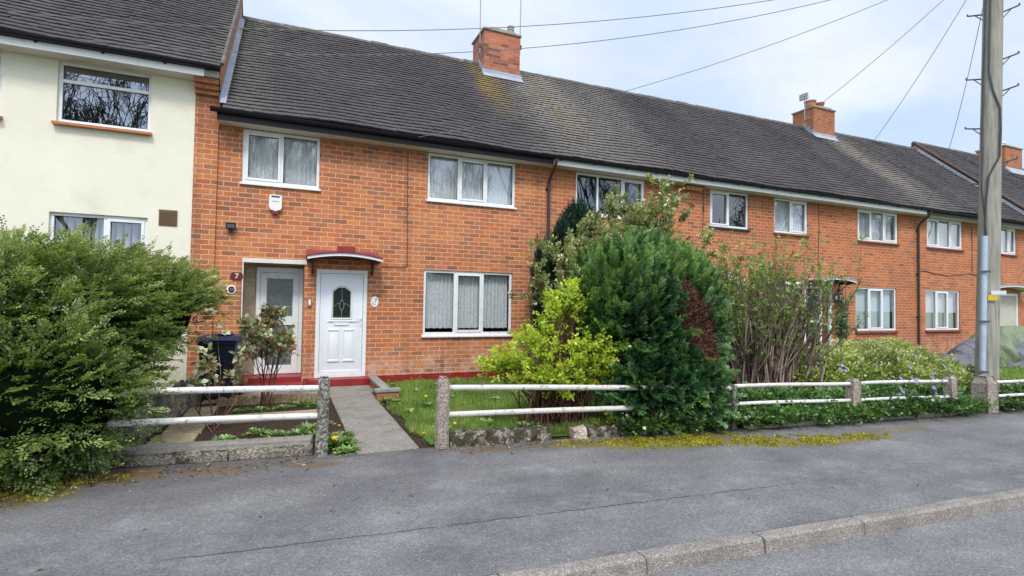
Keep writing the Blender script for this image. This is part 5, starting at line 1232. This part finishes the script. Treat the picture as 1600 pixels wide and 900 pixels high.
# big arching small-leaved hedge on the left
HL = [(-2.75,-4.35,.9,1.0,.8,.95), (-2.45,-3.4,1.2,1.08,1.1,1.0), (-2.05,-2.45,1.45,1.03,.95,.75), (-1.75,-1.85,1.62,.72,.62,.46), (-2.15,-4.78,.68,.84,.50,.62), (-3.7,-3.3,1.15,1.3,1.6,1.2), (-2.75,-4.6,.35,.95,.65,.5), (-4.4,-2.4,1.3,1.3,1.4,1.2), (-2.2,-3.7,.75,.72,.85,.6)]
hd = thing('garden_hedge', 'large unclipped small-leaved green hedge spilling over the left railings', 'hedge', (-2.5, -3.4, 0))
mesh_core('shade_core', HL, 'core', hd, .78, .1, 1)
n = 2700; P, N, dp = surf(HL, n, .05, .34, .72, street=.7, cond=lambda p: ~(((p[:, 2] < .42 + (p[:, 1]+4.4)*.42) & (p[:, 0] > -1.95) & (p[:, 1] > -4.5)) & True | ((p[:, 2] < 1.52) & (p[:, 0] > -1.55) & (p[:, 1] > -3.0))))
D = nrm(N*.6 + hr(n, .4) + np.array([[.35, -.15, .0]]) + UP*rng.uniform(-.1, .45, (n, 1))); cl = lump(P, 3.2, 3)
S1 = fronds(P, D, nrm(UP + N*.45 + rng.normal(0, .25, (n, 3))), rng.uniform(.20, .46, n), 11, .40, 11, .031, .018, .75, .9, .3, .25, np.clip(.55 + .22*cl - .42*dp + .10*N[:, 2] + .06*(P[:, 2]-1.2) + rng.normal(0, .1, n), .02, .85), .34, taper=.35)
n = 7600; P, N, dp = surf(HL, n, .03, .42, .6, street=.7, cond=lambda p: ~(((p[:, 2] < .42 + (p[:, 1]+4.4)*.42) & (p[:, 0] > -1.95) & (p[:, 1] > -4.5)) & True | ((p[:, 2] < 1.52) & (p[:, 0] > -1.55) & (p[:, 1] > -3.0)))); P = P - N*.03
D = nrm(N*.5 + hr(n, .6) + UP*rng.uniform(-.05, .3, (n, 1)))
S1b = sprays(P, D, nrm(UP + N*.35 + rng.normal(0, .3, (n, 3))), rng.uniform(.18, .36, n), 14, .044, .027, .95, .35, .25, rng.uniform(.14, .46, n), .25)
n = 380; P, N, dp = surf(HL, n, 1.0, .1); D = nrm(N*.5 + hr(n, .6) + UP*rng.uniform(.15, .9, (n, 1)))
S2 = sprays(P, D, nrm(UP + rng.normal(0, .5, (n, 3))), rng.uniform(.3, .6, n), 24, .040, .024, .95, .25, .4, rng.uniform(.35, .65, n), .25)
n = 1500; P, N, dp = surf(HL, n, .02, .2, cond=lambda p: (p[:, 2] < .6) & (p[:, 0] < -1.7)); D = nrm(N*.7 + hr(n, .5) - UP*.2)
S3 = sprays(P, D, nrm(UP + rng.normal(0, .35, (n, 3))), rng.uniform(.15, .35, n), 12, .050, .034, .95, .5, .3, rng.uniform(.3, .65, n), .25)
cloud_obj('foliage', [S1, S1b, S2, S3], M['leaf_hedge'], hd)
tw = Twigs()
for k in range(40):
    p = (rng.uniform(-3.3, -2.1), rng.uniform(-4.2, -1.9), 0); tw.grow(p, (rng.normal(.0, .2), rng.normal(-.0, .2), 1), .9, .018, 2, (2, 3), .35, .15)
tw.mesh('stems', M['bark'], hd)

# big conifer
CF = [(5.05,-4.35,1.45,1.08,.82,1.04), (4.9,-4.4,1.95,.82,.62,.56), (5.34,-4.6,.8,.76,.72,.82), (5.60,-4.5,1.3,.58,.68,.88), (5.52,-4.4,1.85,.60,.58,.56), (4.55,-4.3,1.55,.60,.6,.58), (5.1,-4.85,.4,.72,.56,.46), (4.85,-5.0,.55,.66,.53,.46), (5.25,-5.08,.45,.40,.46,.40), (4.62,-5.08,.45,.46,.42,.42), (5.3,-5.2,.5,.42,.46,.40)]
dead_c = np.array([5.45, -5.05, 1.32]); dead_r = np.array([.27, .5, .68])
isdead = lambda p: (((p - dead_c - np.stack([(p[:, 2]-1.3)*-.22, 0*p[:, 0], 0*p[:, 0]], -1))/dead_r)**2).sum(1) < 1
cf = thing('conifer_tree', 'large dark green conifer bulging over the fence with a brown bare patch', 'conifer', (5.6, -4.5, 0))
mesh_core('shade_core', CF, 'core', cf, .82, .08, 2)
n = 2200; P, N, dp = surf(CF, n, .08, .2, .85, street=.5, cond=lambda p: ~isdead(p + rng.normal(0, .07, p.shape)))
hz = np.clip((P[:, 2]-.9)/1.2, 0, 1)[:, None]; cl = lump(P, 4.2, 8)
D = nrm(N*(.7-.35*hz) + UP*(.05+1.1*hz) + rng.normal(0, .2, (n, 3)) + np.array([[.14, -.1, 0]])*hz)
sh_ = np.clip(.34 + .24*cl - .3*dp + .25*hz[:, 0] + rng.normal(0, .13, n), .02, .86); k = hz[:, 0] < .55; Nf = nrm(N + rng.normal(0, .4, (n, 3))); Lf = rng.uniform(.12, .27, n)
S1 = fronds(P[k], D[k], Nf[k], Lf[k], 12, .5, 9, .060, .015, .65, .55, .15, .15, sh_[k], .34, .12, taper=.45); k = ~k
S1c = fronds(P[k], D[k], Nf[k], Lf[k]*1.45, 13, .46, 11, .066, .0120, .40, .38, .10, .12, sh_[k]-.02, .36, .09, taper=.4)
n = 4200; P, N, dp = surf(CF, n, .05, .34, cond=lambda p: ~isdead(p)); P = P - N*.06; hz = np.clip((P[:, 2]-1.0)/1.3, 0, 1)[:, None]
D = nrm(N*(.75-.3*hz) + UP*(.1+.95*hz) + rng.normal(0, .3, (n, 3)))
S2 = sprays(P, D, nrm(N + rng.normal(0, .4, (n, 3))), rng.uniform(.14, .27, n), 14, .085, .022, .55, .05, .2, rng.uniform(.04, .36, n), .28, .5)
cloud_obj('foliage', [S1, S1c, S2], M['leaf_conifer'], cf)
n = 3800; P, N, dp = surf(CF, n, .3, .22, cond=lambda p: isdead(p + rng.normal(0, .04, p.shape))); D = nrm(N*.35 + UP*.75 + rng.normal(0, .45, (n, 3)))
cloud_obj('bare_twigs', [sprays(P - N*.03, D, nrm(N + rng.normal(0, .5, (n, 3))), rng.uniform(.08, .2, n), 9, .085, .010, .6, .2, .5, rng.uniform(.05, .75, n), .3)], M['deadtwig'], cf)
tw = Twigs()
for k in range(5): tw.grow((5.4+rng.normal(0, .2), -4.4+rng.normal(0, .12), 0), (rng.normal(0, .12), rng.normal(0, .1), 1), 1.5, .05, 0)
tw.mesh('trunk', M['bark_red'], cf)

# lime green shrub
lm = thing('garden_shrub', 'bright lime-green leafy shrub on reddish stems left of the big conifer', 'shrub', (3.65, -4.35, 0))
LM = [(3.62,-4.4,1.0,.68,.45,.48), (3.78,-4.4,1.5,.40,.36,.50), (3.0,-4.42,.86,.48,.34,.26), (4.02,-4.6,.95,.36,.36,.42), (3.5,-4.75,.75,.5,.25,.3)]
tips, N, dp = surf(LM, 210, .42, .30); P0 = np.stack([3.66+rng.normal(0, .2, 210), -4.4+rng.normal(0, .1, 210), np.full(210, -.02)], -1)
tt = np.linspace(0, 1, 6)[None, :, None]; mid = (P0+tips)/2; mid[:, :2] = P0[:, :2]*.72 + tips[:, :2]*.28
Pl = (1-tt)**2*P0[:, None] + 2*tt*(1-tt)*mid[:, None] + tt**2*tips[:, None]; V, F = np_tubes(Pl, np.tile(np.linspace(.011, .004, 6), (210, 1)), 4)
xb = np.stack([3.66+rng.normal(0, .22, 60), -4.4+rng.normal(0, .1, 60), np.full(60, -.02)], -1); tb = xb + np.stack([rng.normal(0, .09, 60), rng.normal(0, .05, 60), rng.uniform(.45, .8, 60)], -1)
V2, F2 = np_tubes(xb[:, None]*(1-tt)+tb[:, None]*tt, np.tile(np.linspace(.014, .009, 6), (60, 1)), 4); F = np.concatenate([F, F2+len(V)]); V = np.concatenate([V, V2])
np_mesh('stems', V, F, M['bark_red'], lm, rng.uniform(0, 1, len(F)), smooth=True)
ed = nrm(Pl[:, -1]-Pl[:, -2]); D = nrm(ed + N*.5 + rng.normal(0, .3, (210, 3))); cl = lump(tips, 5., 4)
S1 = fronds(tips - D*.16, D, nrm(UP + rng.normal(0, .6, (210, 3))), rng.uniform(.2, .36, 210), 8, .34, 6, .058, .037, .9, .95, .1, .5, np.clip(.5+.25*cl-.3*dp+rng.normal(0, .14, 210), .05, .9), .2, .35, taper=.2)
P, N, dp = surf(LM, 420, .36, .25); S2 = sprays(P, nrm(N+hr(420, .5)+UP*.3), nrm(UP+rng.normal(0, .6, (420, 3))), rng.uniform(.06, .16, 420), 7, .055, .034, 1., 0, .5, rng.uniform(.15, .7, 420), .2, .2)
cloud_obj('foliage', [S1, S2], M['leaf_lime'], lm)
# small yellow-green plant at the foot of the conifer, spilling over the edging
yp = thing('garden_plant', 'small yellow-leaved plant spilling over the edging beside the conifer', 'plant', (4.35, -5.1, 0))
n = 90; B = np.stack([rng.normal(4.32, .16, n), rng.normal(-5.12, .12, n), rng.uniform(.03, .3, n)], -1); B[60:, 0] += .2; B[60:, 1] -= .1; B[60:, 2] *= .5
cloud_obj('foliage', [sprays(B, nrm(hr(n)+UP*.5+np.array([0, -.4, 0])), UP+rng.normal(0, .3, (n, 3)), rng.uniform(.1, .2, n), 8, .08, .04, .9, 1., .3, rng.uniform(.5, .9, n), .1)], M['leaf_lime'], yp)
tw = Twigs(); [tw.grow((4.35, -5.08, 0), (rng.normal(0, .6), rng.normal(-.2, .4), 1), .25, .006, 1) for k in range(8)]; tw.mesh('stems', M['bark_red'], yp)

# dark columnar conifer against the wall
th = thing('conifer_tree', 'narrow dark conifer standing against the brick wall behind the other shrubs', 'conifer', (5.55, -.95, 0))
TH = [(5.5,-.95,1.4,.55,.5,1.35), (5.72,-.95,2.6,.42,.42,.95), (5.95,-.95,3.25,.36,.32,.62), (5.22,-.95,2.2,.32,.36,.75)]
mesh_core('shade_core', TH, 'core', th, .82, .08, 3)
n = 4200; P, N, dp = surf(TH, n, .05, .14); D = nrm(N*.5 + UP*1.1 + rng.normal(0, .25, (n, 3)))
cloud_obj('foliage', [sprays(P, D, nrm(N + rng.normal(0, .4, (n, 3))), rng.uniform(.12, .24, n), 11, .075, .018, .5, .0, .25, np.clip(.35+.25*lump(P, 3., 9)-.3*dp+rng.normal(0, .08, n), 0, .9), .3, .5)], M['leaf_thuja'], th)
tw = Twigs(); tw.grow((5.6, -.95, 0), (.05, 0, 1), 2.6, .06, 1, (3, 4), .3, .2); tw.mesh('trunk', M['bark'], th)

# loose variegated shrub with long bare shoots
vg_ = thing('garden_shrub', 'loose pale variegated shrub with long bare shoots below the open dark window', 'shrub', (6.3, -2.4, 0))
tw = Twigs()
for k in range(36): tw.grow((6.1+rng.normal(0, .3), -2.3+rng.normal(0, .2), 0), (rng.normal(-.06, .2), rng.normal(0, .2), 1), rng.uniform(1.4, 2.0), .022, 2, (3, 4), .36, .14)
Q, d = tw.points(1, 400); Q = Q[(Q[:, 2] > 1.5) & (Q[:, 2] < 2.5) & (Q[:, 0] > 6.2)]
for k in range(17): tw.grow(Q[k], (rng.normal(.3, .3), rng.normal(0, .2), 1), rng.uniform(.75, 1.15), .014, 2, (2, 3), .42, .12)
tw.mesh('stems', M['bark'], vg_)
Q, d = tw.points(1, 9500); pr = np.where(Q[:, 0] < 6.8, .95, np.where(Q[:, 2] > 3.2, .4, .6))*(Q[:, 2] > .8)*(Q[:, 2] < 4.4); k = rng.random(len(Q)) < pr; Q, d = Q[k], d[k]; n = len(Q)
cloud_obj('foliage', [sprays(Q, nrm(d + rng.normal(0, .6, (n, 3)) + UP*.4), nrm(UP + rng.normal(0, .6, (n, 3))), np.full(n, .075), 6, .082, .036, .8, 0, .5, np.clip(rng.normal(.52, .2, n), 0, 1), .15, .2, 0.)], M['leaf_varieg'], vg_)
VE = [(5.75,-2.2,2.75,.46,.4,.62), (6.2,-2.2,3.2,.48,.4,.60), (5.45,-2.1,2.2,.35,.35,.5), (6.75,-2.3,3.35,.42,.35,.45)]
n = 240; P, N, dp = surf(VE, n, .3, .35); cloud_obj('leafy_shoots', [fronds(P, nrm(N*.6 + UP*.7 + rng.normal(0, .35, (n, 3))), nrm(UP + rng.normal(0, .6, (n, 3))), rng.uniform(.18, .34, n), 7, .4, 5, .075, .034, .8, .8, .2, .5, np.clip(rng.normal(.46, .18, n), .05, .9), .2, .2, taper=.2)], M['leaf_varieg'], vg_)

# twiggy deciduous hedge
dc = thing('garden_hedge', 'twiggy half-bare hedge with purple-brown stems right of the big conifer', 'hedge', (8.2, -4.1, 0))
tw = Twigs()
for k in range(190):
    x = rng.uniform(6.95, 8.3); tw.grow((x, -4.2+rng.normal(0, .25), 0), ((x-7.5)*.36+rng.normal(0, .12), rng.normal(0, .14), 1), rng.uniform(1.0, 1.65), .023, 2, (2, 3), .22, .14, .07, .68)
tw.mesh('stems', M['bark_purple'], dc)
Q, d = tw.points(1, 11000); k = rng.random(len(Q)) < np.clip(.15 + .4*(Q[:, 2] > 2.1) + .35*(lump(Q, 2.2, 13) > .15) + .4*(Q[:, 0] < 7.3), 0, 1); Q, d = Q[k], d[k]; n = len(Q)
cloud_obj('foliage', [sprays(Q, nrm(d*.5 + rng.normal(0, .6, (n, 3)) + UP*.4), nrm(UP + rng.normal(0, .6, (n, 3))), np.full(n, .055), 6, .052, .029, .9, 0, .5, np.clip(.25 + .2*(Q[:, 2]-1) + rng.normal(0, .15, n), 0, 1), .15, .2, 0.)], M['leaf_spring'], dc)

# low ground cover along the fence (nobody could count its stems)
def carpet(name, label, x0, x1, off0, off1, h, n, m, seed, ll=.085, lw=.042, L=(.13, .26)):
    x = rng.uniform(x0, x1, n); o = rng.uniform(off0, off1, n); P = np.stack([x, FL(x)+o, np.zeros(n)], -1)
    hgt = h(x, o)*(1+.35*lump(P, 3.2, seed)); P[:, 2] = np.maximum(hgt*rng.uniform(.3, 1, n), .02)
    D = nrm(hr(n, .8) + UP*rng.uniform(.1, .9, (n, 1)) + np.array([0, -.25, 0])); s = np.clip(.30+.35*(P[:, 2]/np.maximum(hgt, .05)-.5)+.2*lump(P, 4., seed+2)+rng.normal(0, .1, n), 0, 1)
    o_ = cloud_obj(name, [sprays(P, D, nrm(UP + rng.normal(0, .4, (n, 3))), rng.uniform(*L, n), 9, ll, lw, .9, .6, .35, s, .25)], M[m], None); o_['kind'] = 'stuff'; o_['label'] = label; o_['category'] = 'ground cover'; return o_
carpet('ground_cover', 'dark green trailing ground cover below the right-hand white railings', 5.9, 10.3, -.16, .5, lambda x, o: .13+.36*np.clip((o+.16)/.5, 0, 1)*.6, 3400, 'leaf_ground', 21)
carpet('border_plants', 'low leafy plants either side of the broad rough stone post', 10.0, 15.5, -.1, .9, lambda x, o: .12+.16*np.clip((o+.1), 0, 1), 2600, 'leaf_ground', 25, .09, .04)
carpet('conifer_undergrowth', 'small green weeds at the foot of the conifer', 4.0, 6.6, -.16, .2, lambda x, o: .14+.1*np.sin(x*3)**2, 420, 'leaf_ground', 29)

# mound of pale-leaved flowering plant
fm = thing('flowering_shrub', 'wide mound of pale green leaves dotted with violet flowers behind the railings', 'shrub', (10.6, -4.4, 0))
FM = [(9.2,-4.7,.25,.8,.6,.45), (10.2,-4.7,.3,.95,.7,.48), (11.2,-4.8,.28,.85,.65,.42), (10.7,-4.0,.32,1.1,.7,.52), (9.2,-3.9,.3,.8,.6,.5)]
mesh_core('shade_core', FM, 'core', fm, .8, .1, 4)
n = 6200; P, N, dp = surf(FM, n, .05, .2); D = nrm(N*.8 + hr(n, .5) + UP*.35); cl = lump(P, 3., 31)
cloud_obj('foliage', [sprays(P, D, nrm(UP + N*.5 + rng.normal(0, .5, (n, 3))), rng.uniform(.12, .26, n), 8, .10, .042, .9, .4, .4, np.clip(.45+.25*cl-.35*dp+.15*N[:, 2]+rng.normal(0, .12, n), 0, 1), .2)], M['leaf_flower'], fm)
n = 700; P, N, dp = surf(FM, n, .2, .05); cloud_obj('tall_shoots', [sprays(P, nrm(N*.4 + hr(n, .5) + UP*.9), nrm(UP + rng.normal(0, .6, (n, 3))), rng.uniform(.2, .42, n), 9, .10, .04, .8, .6, .4, rng.uniform(.35, .9, n), .2)], M['leaf_flower'], fm)
tw = Twigs()
for k in range(30): tw.grow((rng.uniform(9, 12), -4.3+rng.normal(0, .4), 0), (rng.normal(0, .4), rng.normal(0, .3), 1), .8, .01, 1)
tw.mesh('stems', M['bark'], fm)
# pale bushy plant behind, close to the wall
pb_ = thing('garden_shrub', 'yellowish-leaved shrub at the foot of the far wall behind the violet flowers', 'shrub', (15.0, -3.0, 0))
PBE = [(12.6,-3.2,.3,.7,.6,.5), (13.5,-2.9,.3,.7,.6,.52), (14.4,-2.9,.2,.6,.5,.42)]
mesh_core('shade_core', PBE, 'core', pb_, .78, .1, 6)
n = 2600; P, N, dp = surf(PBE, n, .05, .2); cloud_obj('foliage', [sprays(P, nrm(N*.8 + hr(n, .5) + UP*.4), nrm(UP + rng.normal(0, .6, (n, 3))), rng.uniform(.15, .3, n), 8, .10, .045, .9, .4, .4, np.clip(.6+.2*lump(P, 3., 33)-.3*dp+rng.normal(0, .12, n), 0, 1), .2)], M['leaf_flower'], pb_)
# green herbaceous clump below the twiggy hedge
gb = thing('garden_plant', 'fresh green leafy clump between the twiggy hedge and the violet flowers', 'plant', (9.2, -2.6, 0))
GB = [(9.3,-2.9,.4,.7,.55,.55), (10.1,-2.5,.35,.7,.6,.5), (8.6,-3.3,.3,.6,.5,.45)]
mesh_core('shade_core', GB, 'core', gb, .78, .1, 7)
n = 2400; P, N, dp = surf(GB, n, .05, .2); cloud_obj('foliage', [sprays(P, nrm(N*.6 + hr(n, .4) + UP*.8), nrm(UP + rng.normal(0, .6, (n, 3))), rng.uniform(.15, .32, n), 9, .09, .03, .7, .5, .4, np.clip(.5+.2*lump(P, 3., 35)-.3*dp+rng.normal(0, .1, n), 0, 1), .2)], M['leaf_ground'], gb)
# violet flowers: one of each kind built, then copied
def bloom(name, label, cat, group, m, r, petals, stem=.0):
    t = thing(name, label, cat, (0, 0, -50), 0, group); V = []; s = []
    for k in range(petals):
        a = 6.283*k/petals; d = np.array([math.cos(a), math.sin(a), .25 if petals < 9 else rng.uniform(.1, 1.1)]); w = np.array([-math.sin(a), math.cos(a), 0])*r*(.42 if petals < 9 else .16)
        V += [np.zeros(3), d*r*.6+w, d*r, d*r*.6-w]; s.append(rng.uniform(.2, 1))
    V = np.array(V); np_mesh('petals', V, np.arange(len(V)).reshape(-1, 4), m, t, np.array(s), local=True)
    if stem:
        b = MB(); b.tube([(0, 0, -stem), (.01, .004, -stem*.4), (0, 0, 0)], .0035, 5); b.build('stem', M['leaf_weed'], t, local=True)
    return t
vf = bloom('violet_flower', 'small violet flower among the pale leaves behind the railings', 'flower', 'violet flowers on the pale mound', M['petal_violet'], .036, 5, .08)
P, N, dp = surf(FM, 70, .35, .0, cond=lambda p: (p[:, 1] < -4.2) | (p[:, 2] > .6))
x = rng.uniform(8.4, 10.1, 9); P = np.concatenate([P[:58], np.stack([x, FL(x)+rng.uniform(-.1, .1, 9), rng.uniform(.2, .55, 9)], -1)]); N = np.concatenate([N[:58], np.tile([[0, -.7, .7]], (9, 1))])
for i, (p, nn) in enumerate(zip(P, N)):
    o = vf if i == 0 else copy_tree(vf); o.location = p + nn*.17
    o.rotation_euler = Vector(nn + np.array([0, -.5, .2])).to_track_quat('Z', 'Y').to_euler(); o.scale = (1,)*3 if i == 0 else (rng.uniform(.85, 1.3),)*3
df = bloom('dandelion', 'yellow dandelion in the grass behind the cream railings', 'flower', 'dandelions in the lawn', M['petal_yellow'], .022, 22, .07)
spots = [(1.9,-4.72),(1.56,-4.85),(2.05,-4.5),(2.6,-3.2),(2.2,-2.4),(2.9,-1.4),(3.3,-.6),(4.1,-.5),(4.3,-.5),(4.6,-.6),(2.0,-1.0),(1.9,-.6),(2.4,-.4),(2.6,-.3),(3.2,-2.0),(1.72,-3.4),(1.66,-2.9),(1.75,-2.3),(3.8,-1.2),(2.9,-4.5),(3.0,-.35),(.60,-4.42),(.56,-4.75),(.66,-4.1),(3.5,-.9),(2.15,-3.9)]
for i, (x, y) in enumerate(spots):
    o = df if i == 0 else copy_tree(df); o.location = (x, y, .085+rng.uniform(0, .05)); o.rotation_euler = (rng.normal(.35, .2), rng.normal(0, .2), rng.uniform(0, 6)); s_ = rng.uniform(.9, 1.45)*(1.5 if i in (0, 1, 22) else 1); o.scale = (s_,)*3
# weeds: rosettes of long leaves
def rosette(label, x, y, r, n, m='leaf_weed', group=None):
    t = thing('weed_plant', label, 'weed', (x, y, 0), 0, group); a = rng.uniform(0, 6.28, n); B = np.stack([x+.02*np.cos(a), y+.02*np.sin(a), np.full(n, .01)], -1)
    d = np.stack([np.cos(a), np.sin(a), rng.uniform(.2, 1.1, n)], -1); V, s = sprays(B, d, np.tile(UP, (n, 1))+rng.normal(0, .1, (n, 3)), r*rng.uniform(.6, 1.1, n), 7, r*.38, r*.17, .5, 1.2/r*.5, .2, rng.uniform(.35, .8, n), .15, .3, .0)
    cloud_obj('leaves', [(V, s)], M[m], t); return t
rosette('dandelion weed rosette at the foot of the lichen-grey post, beside the path', .62, -4.55, .24, 30)
rosette('weed sprawling over the left edge of the garden path', .70, -4.2, .17, 22); rosette('weed on the pavement edge of the garden path, nearest the street', .70, -4.92, .16, 20)
for i, (x, y, r) in enumerate(((-.62, -3.95, .15), (-.28, -3.7, .17), (-.08, -3.85, .14), (.30, -3.75, .20), (.18, -3.95, .17), (.42, -4.1, .15), (.0, -2.15, .16), (.25, -2.0, .17), (-.30, -2.2, .14), (.50, -2.1, .15), (-.55, -2.2, .14), (.52, -3.5, .15))): rosette('green weed growing in the dark soil bed behind the left railings', x, y, r, 18, group='weeds in the soil bed')
for x, y, r in ((1.95, -4.3, .16), (2.45, -3.6, .18), (2.15, -2.7, .16), (3.05, -4.6, .2), (1.8, -3.1, .14), (2.7, -2.2, .17), (3.3, -1.5, .16), (2.3, -1.3, .15), (1.75, -2.2, .14), (2.9, -.7, .15), (3.9, -.9, .16), (2.2, -4.7, .15), (2.6, -4.2, .18), (3.4, -2.6, .16), (2.0, -.5, .15)): rosette('broad-leaved weed growing in the lawn', x, y, r, 18, group='weeds in the lawn')
rosette('weed at the end of the low brick planter wall', 1.62, -2.05, .17, 22)
sw = struct(sheet('soil_bed', [(-.92, -4.36), (.73, -4.55), (.73, -1.64), (-.92, -1.64)], .004, 'soil'))

# roses
def rose(label, base, stems, minz, n, spread, seed):
    t = thing('rose_bush', label, 'rose bush', base); tw = Twigs()
    for (dx, dy, L) in stems: tw.grow((base[0]+rng.normal(0, .03), base[1]+rng.normal(0, .03), 0), (dx, dy, 1), L, .011, 2, (2, 3), spread, .12, .07, .5)
    tw.mesh('stems', M['bark_red'], t); Q, d = tw.points(1, n*2); Q = Q[Q[:, 2] > minz*(.75+.5*rng.random(len(Q)))][:n]; n = len(Q)
    cloud_obj('leaves', [sprays(Q, nrm(hr(n)+UP*.2+rng.normal(0, .4, (n, 3))), nrm(UP + rng.normal(0, .6, (n, 3))), np.full(n, .09), 5, .088, .060, .9, .8, .5, np.clip(np.where(rng.random(n) < .27, rng.uniform(0, .3, n), rng.uniform(.4, 1, n)), 0, 1), .05, .15, .1)], M['leaf_rose'], t)
rose('leafy rose bush in front of the recessed porch door', (-.25, -1.85, 0), [(-.28, 0, 1.0), (-.12, .05, 1.15), (.0, -.05, 1.2), (.14, 0, 1.15), (.26, .05, 1.05), (.30, 0, 1.0), (.05, .1, 1.1), (-.1, -.1, 1.0)], 1.0, 430, .34, 1)
rose('sparse rose bush with few leaves in front of the wheelie bin', (-.80, -3.35, 0), [(-.25, 0, .9), (.1, .05, .95), (.35, 0, .8), (-.45, .05, .7), (.55, 0, .6)], .62, 48, .4, 2)
# small round evergreen beside the pole
rb = thing('garden_shrub', 'small brownish-green ball shrub on the lawn just right of the pole', 'shrub', (13.6, -4.6, 0)); RB = [(13.7,-4.6,.22,.32,.3,.26)]
mesh_core('shade_core', RB, 'core', rb, .85, .05, 8); n = 500; P, N, dp = surf(RB, n, .02, .05); cloud_obj('foliage', [sprays(P, nrm(N + rng.normal(0, .4, (n, 3))), N+rng.normal(0, .5, (n, 3)), np.full(n, .08), 8, .04, .02, .8, 0, .4, rng.uniform(.1, .5, n), .2)], M['leaf_varieg'], rb)

# bare trees on the other side of the street, seen mirrored in the window panes
tw = Twigs()
for k in range(3): tw.grow((k*9., rng.normal(0, 2), 0), (rng.normal(0, .05), rng.normal(0, .05), 1), 7., .34, 5, (3, 4), .5, .2, .1, .7)
Pl, Rl, lv = tw.arrays(); Rl = np.maximum(Rl, .022); V, F = np_tubes(Pl, Rl, 3)
nn_ = 5000; P, d = tw.points(4, nn_); Pd = np.stack([P, P+np.stack([rng.normal(0, .3, nn_), rng.normal(0, .3, nn_), -rng.uniform(.1, .9, nn_)], -1)], 1)
V2, F2 = np_tubes(Pd, np.full((nn_, 2), .014), 3); F = np.concatenate([F, F2+len(V)]); V = np.concatenate([V, V2])
Vs, Fs = [], []
for j, (ox, oy) in enumerate(((-28, -26), (-1, -29), (24, -27), (52, -28))): Vs.append(V*(1 if j % 2 == 0 else -1, 1, 1.05) + np.array([ox + (18 if j % 2 else 0), oy, 0])); Fs.append(F + j*len(V))
o = np_mesh('treeline', np.concatenate(Vs), np.concatenate(Fs), M['bark_tree'], None, rng.uniform(0, 1, len(F)*4)); o['kind'] = 'stuff'; o['label'] = 'row of bare trees across the street mirrored in the windows'; o['category'] = 'treeline'
SOUTH, ZEN, SUN_E = 1.6, 1.4, 2.3
# ---------------------------------------------------------------- light, sky, camera
world = bpy.data.worlds.new('World'); SC.world = world; world.use_nodes = True
nt = world.node_tree; nt.nodes.clear(); g = G(nt)
SUN_EL, SUN_AZ = R(52), R(198)     # azimuth clockwise from +y: behind the camera, a little to the left
sky = g.n('ShaderNodeTexSky', {'sky_type': 'NISHITA', 'sun_disc': False, 'sun_elevation': SUN_EL, 'sun_rotation': SUN_AZ})
dirv = g.n('ShaderNodeTexCoord').outputs['Generated']; x, y, z = g.xyz(dirv)
zz = g.m('ADD', g.m('MAXIMUM', z, 0.), .22); pv = g.comb(g.m('DIVIDE', x, zz), g.m('DIVIDE', y, zz), 0.)
n1 = g.noise(pv, .85, 7, .58, dist=.35); n2 = g.noise(pv, .4, 3)
cf_ = g.sm(g.m('ADD', g.m('MULTIPLY', n1, .65), g.m('MULTIPLY', n2, .35)), .36, .62)
cloud = g.ramp(g.noise(pv, 1.5, 6, .6), [(.3, (6.6, 7.0, 7.9)), (.7, (8.9, 9.1, 9.4))])
clear = g.mix(.72, sky.outputs[0], (5.9, 7.4, 10.2))
base = g.mix(g.m('MULTIPLY', cf_, .85), clear, cloud)
south = g.sm(y, .35, -.5, 1., SOUTH); zen = g.sm(z, .35, .9, 1., ZEN); hor = g.sm(z, .0, -.05, 1., .25)
k = g.m('MULTIPLY', g.m('MULTIPLY', south, zen), hor)
base = g.mix(1., base, g.comb(k, k, k), 'MULTIPLY')
bg = g.n('ShaderNodeBackground', None, Color=base, Strength=.125); o_ = nt.nodes.new('ShaderNodeOutputWorld'); nt.links.new(bg.outputs[0], o_.inputs[0])
sun = bpy.data.lights.new('sun', 'SUN'); sun.energy = SUN_E; sun.angle = R(12); sun.color = (1., .96, .90)
so_ = bpy.data.objects.new('sun', sun); COL.objects.link(so_)
dv = Vector((math.sin(SUN_AZ)*math.cos(SUN_EL), math.cos(SUN_AZ)*math.cos(SUN_EL), math.sin(SUN_EL)))
so_.rotation_euler = dv.to_track_quat('Z', 'Y').to_euler()
cam = bpy.data.cameras.new('camera'); co = bpy.data.objects.new('camera', cam); COL.objects.link(co); SC.camera = co
cam.sensor_width = 36; cam.lens = 819.217/1600*36; cam.clip_end = 2000; cam.clip_start = .05
yaw, pitch, roll = R(23.3534), R(1.6328), R(-.9016)
cy, sy, cp, sp_, cr, sr = math.cos(yaw), math.sin(yaw), math.cos(pitch), math.sin(pitch), math.cos(roll), math.sin(roll)
f_ = Vector((sy*cp, cy*cp, sp_)); r_ = Vector((cy, -sy, 0)); u_ = r_.cross(f_)
r2 = r_*cr - u_*sr; u2 = u_*cr + r_*sr
co.matrix_world = Matrix(((r2.x, u2.x, -f_.x, 0), (r2.y, u2.y, -f_.y, -11.05), (r2.z, u2.z, -f_.z, 1.70), (0, 0, 0, 1)))
SC.view_settings.view_transform = 'Standard'; SC.view_settings.look = 'None'; SC.view_settings.exposure = 0; SC.view_settings.gamma = 1
SC.cycles.use_denoising = True; SC.cycles.max_bounces = 8; SC.cycles.transparent_max_bounces = 12
SC.cycles.sample_clamp_indirect = 6
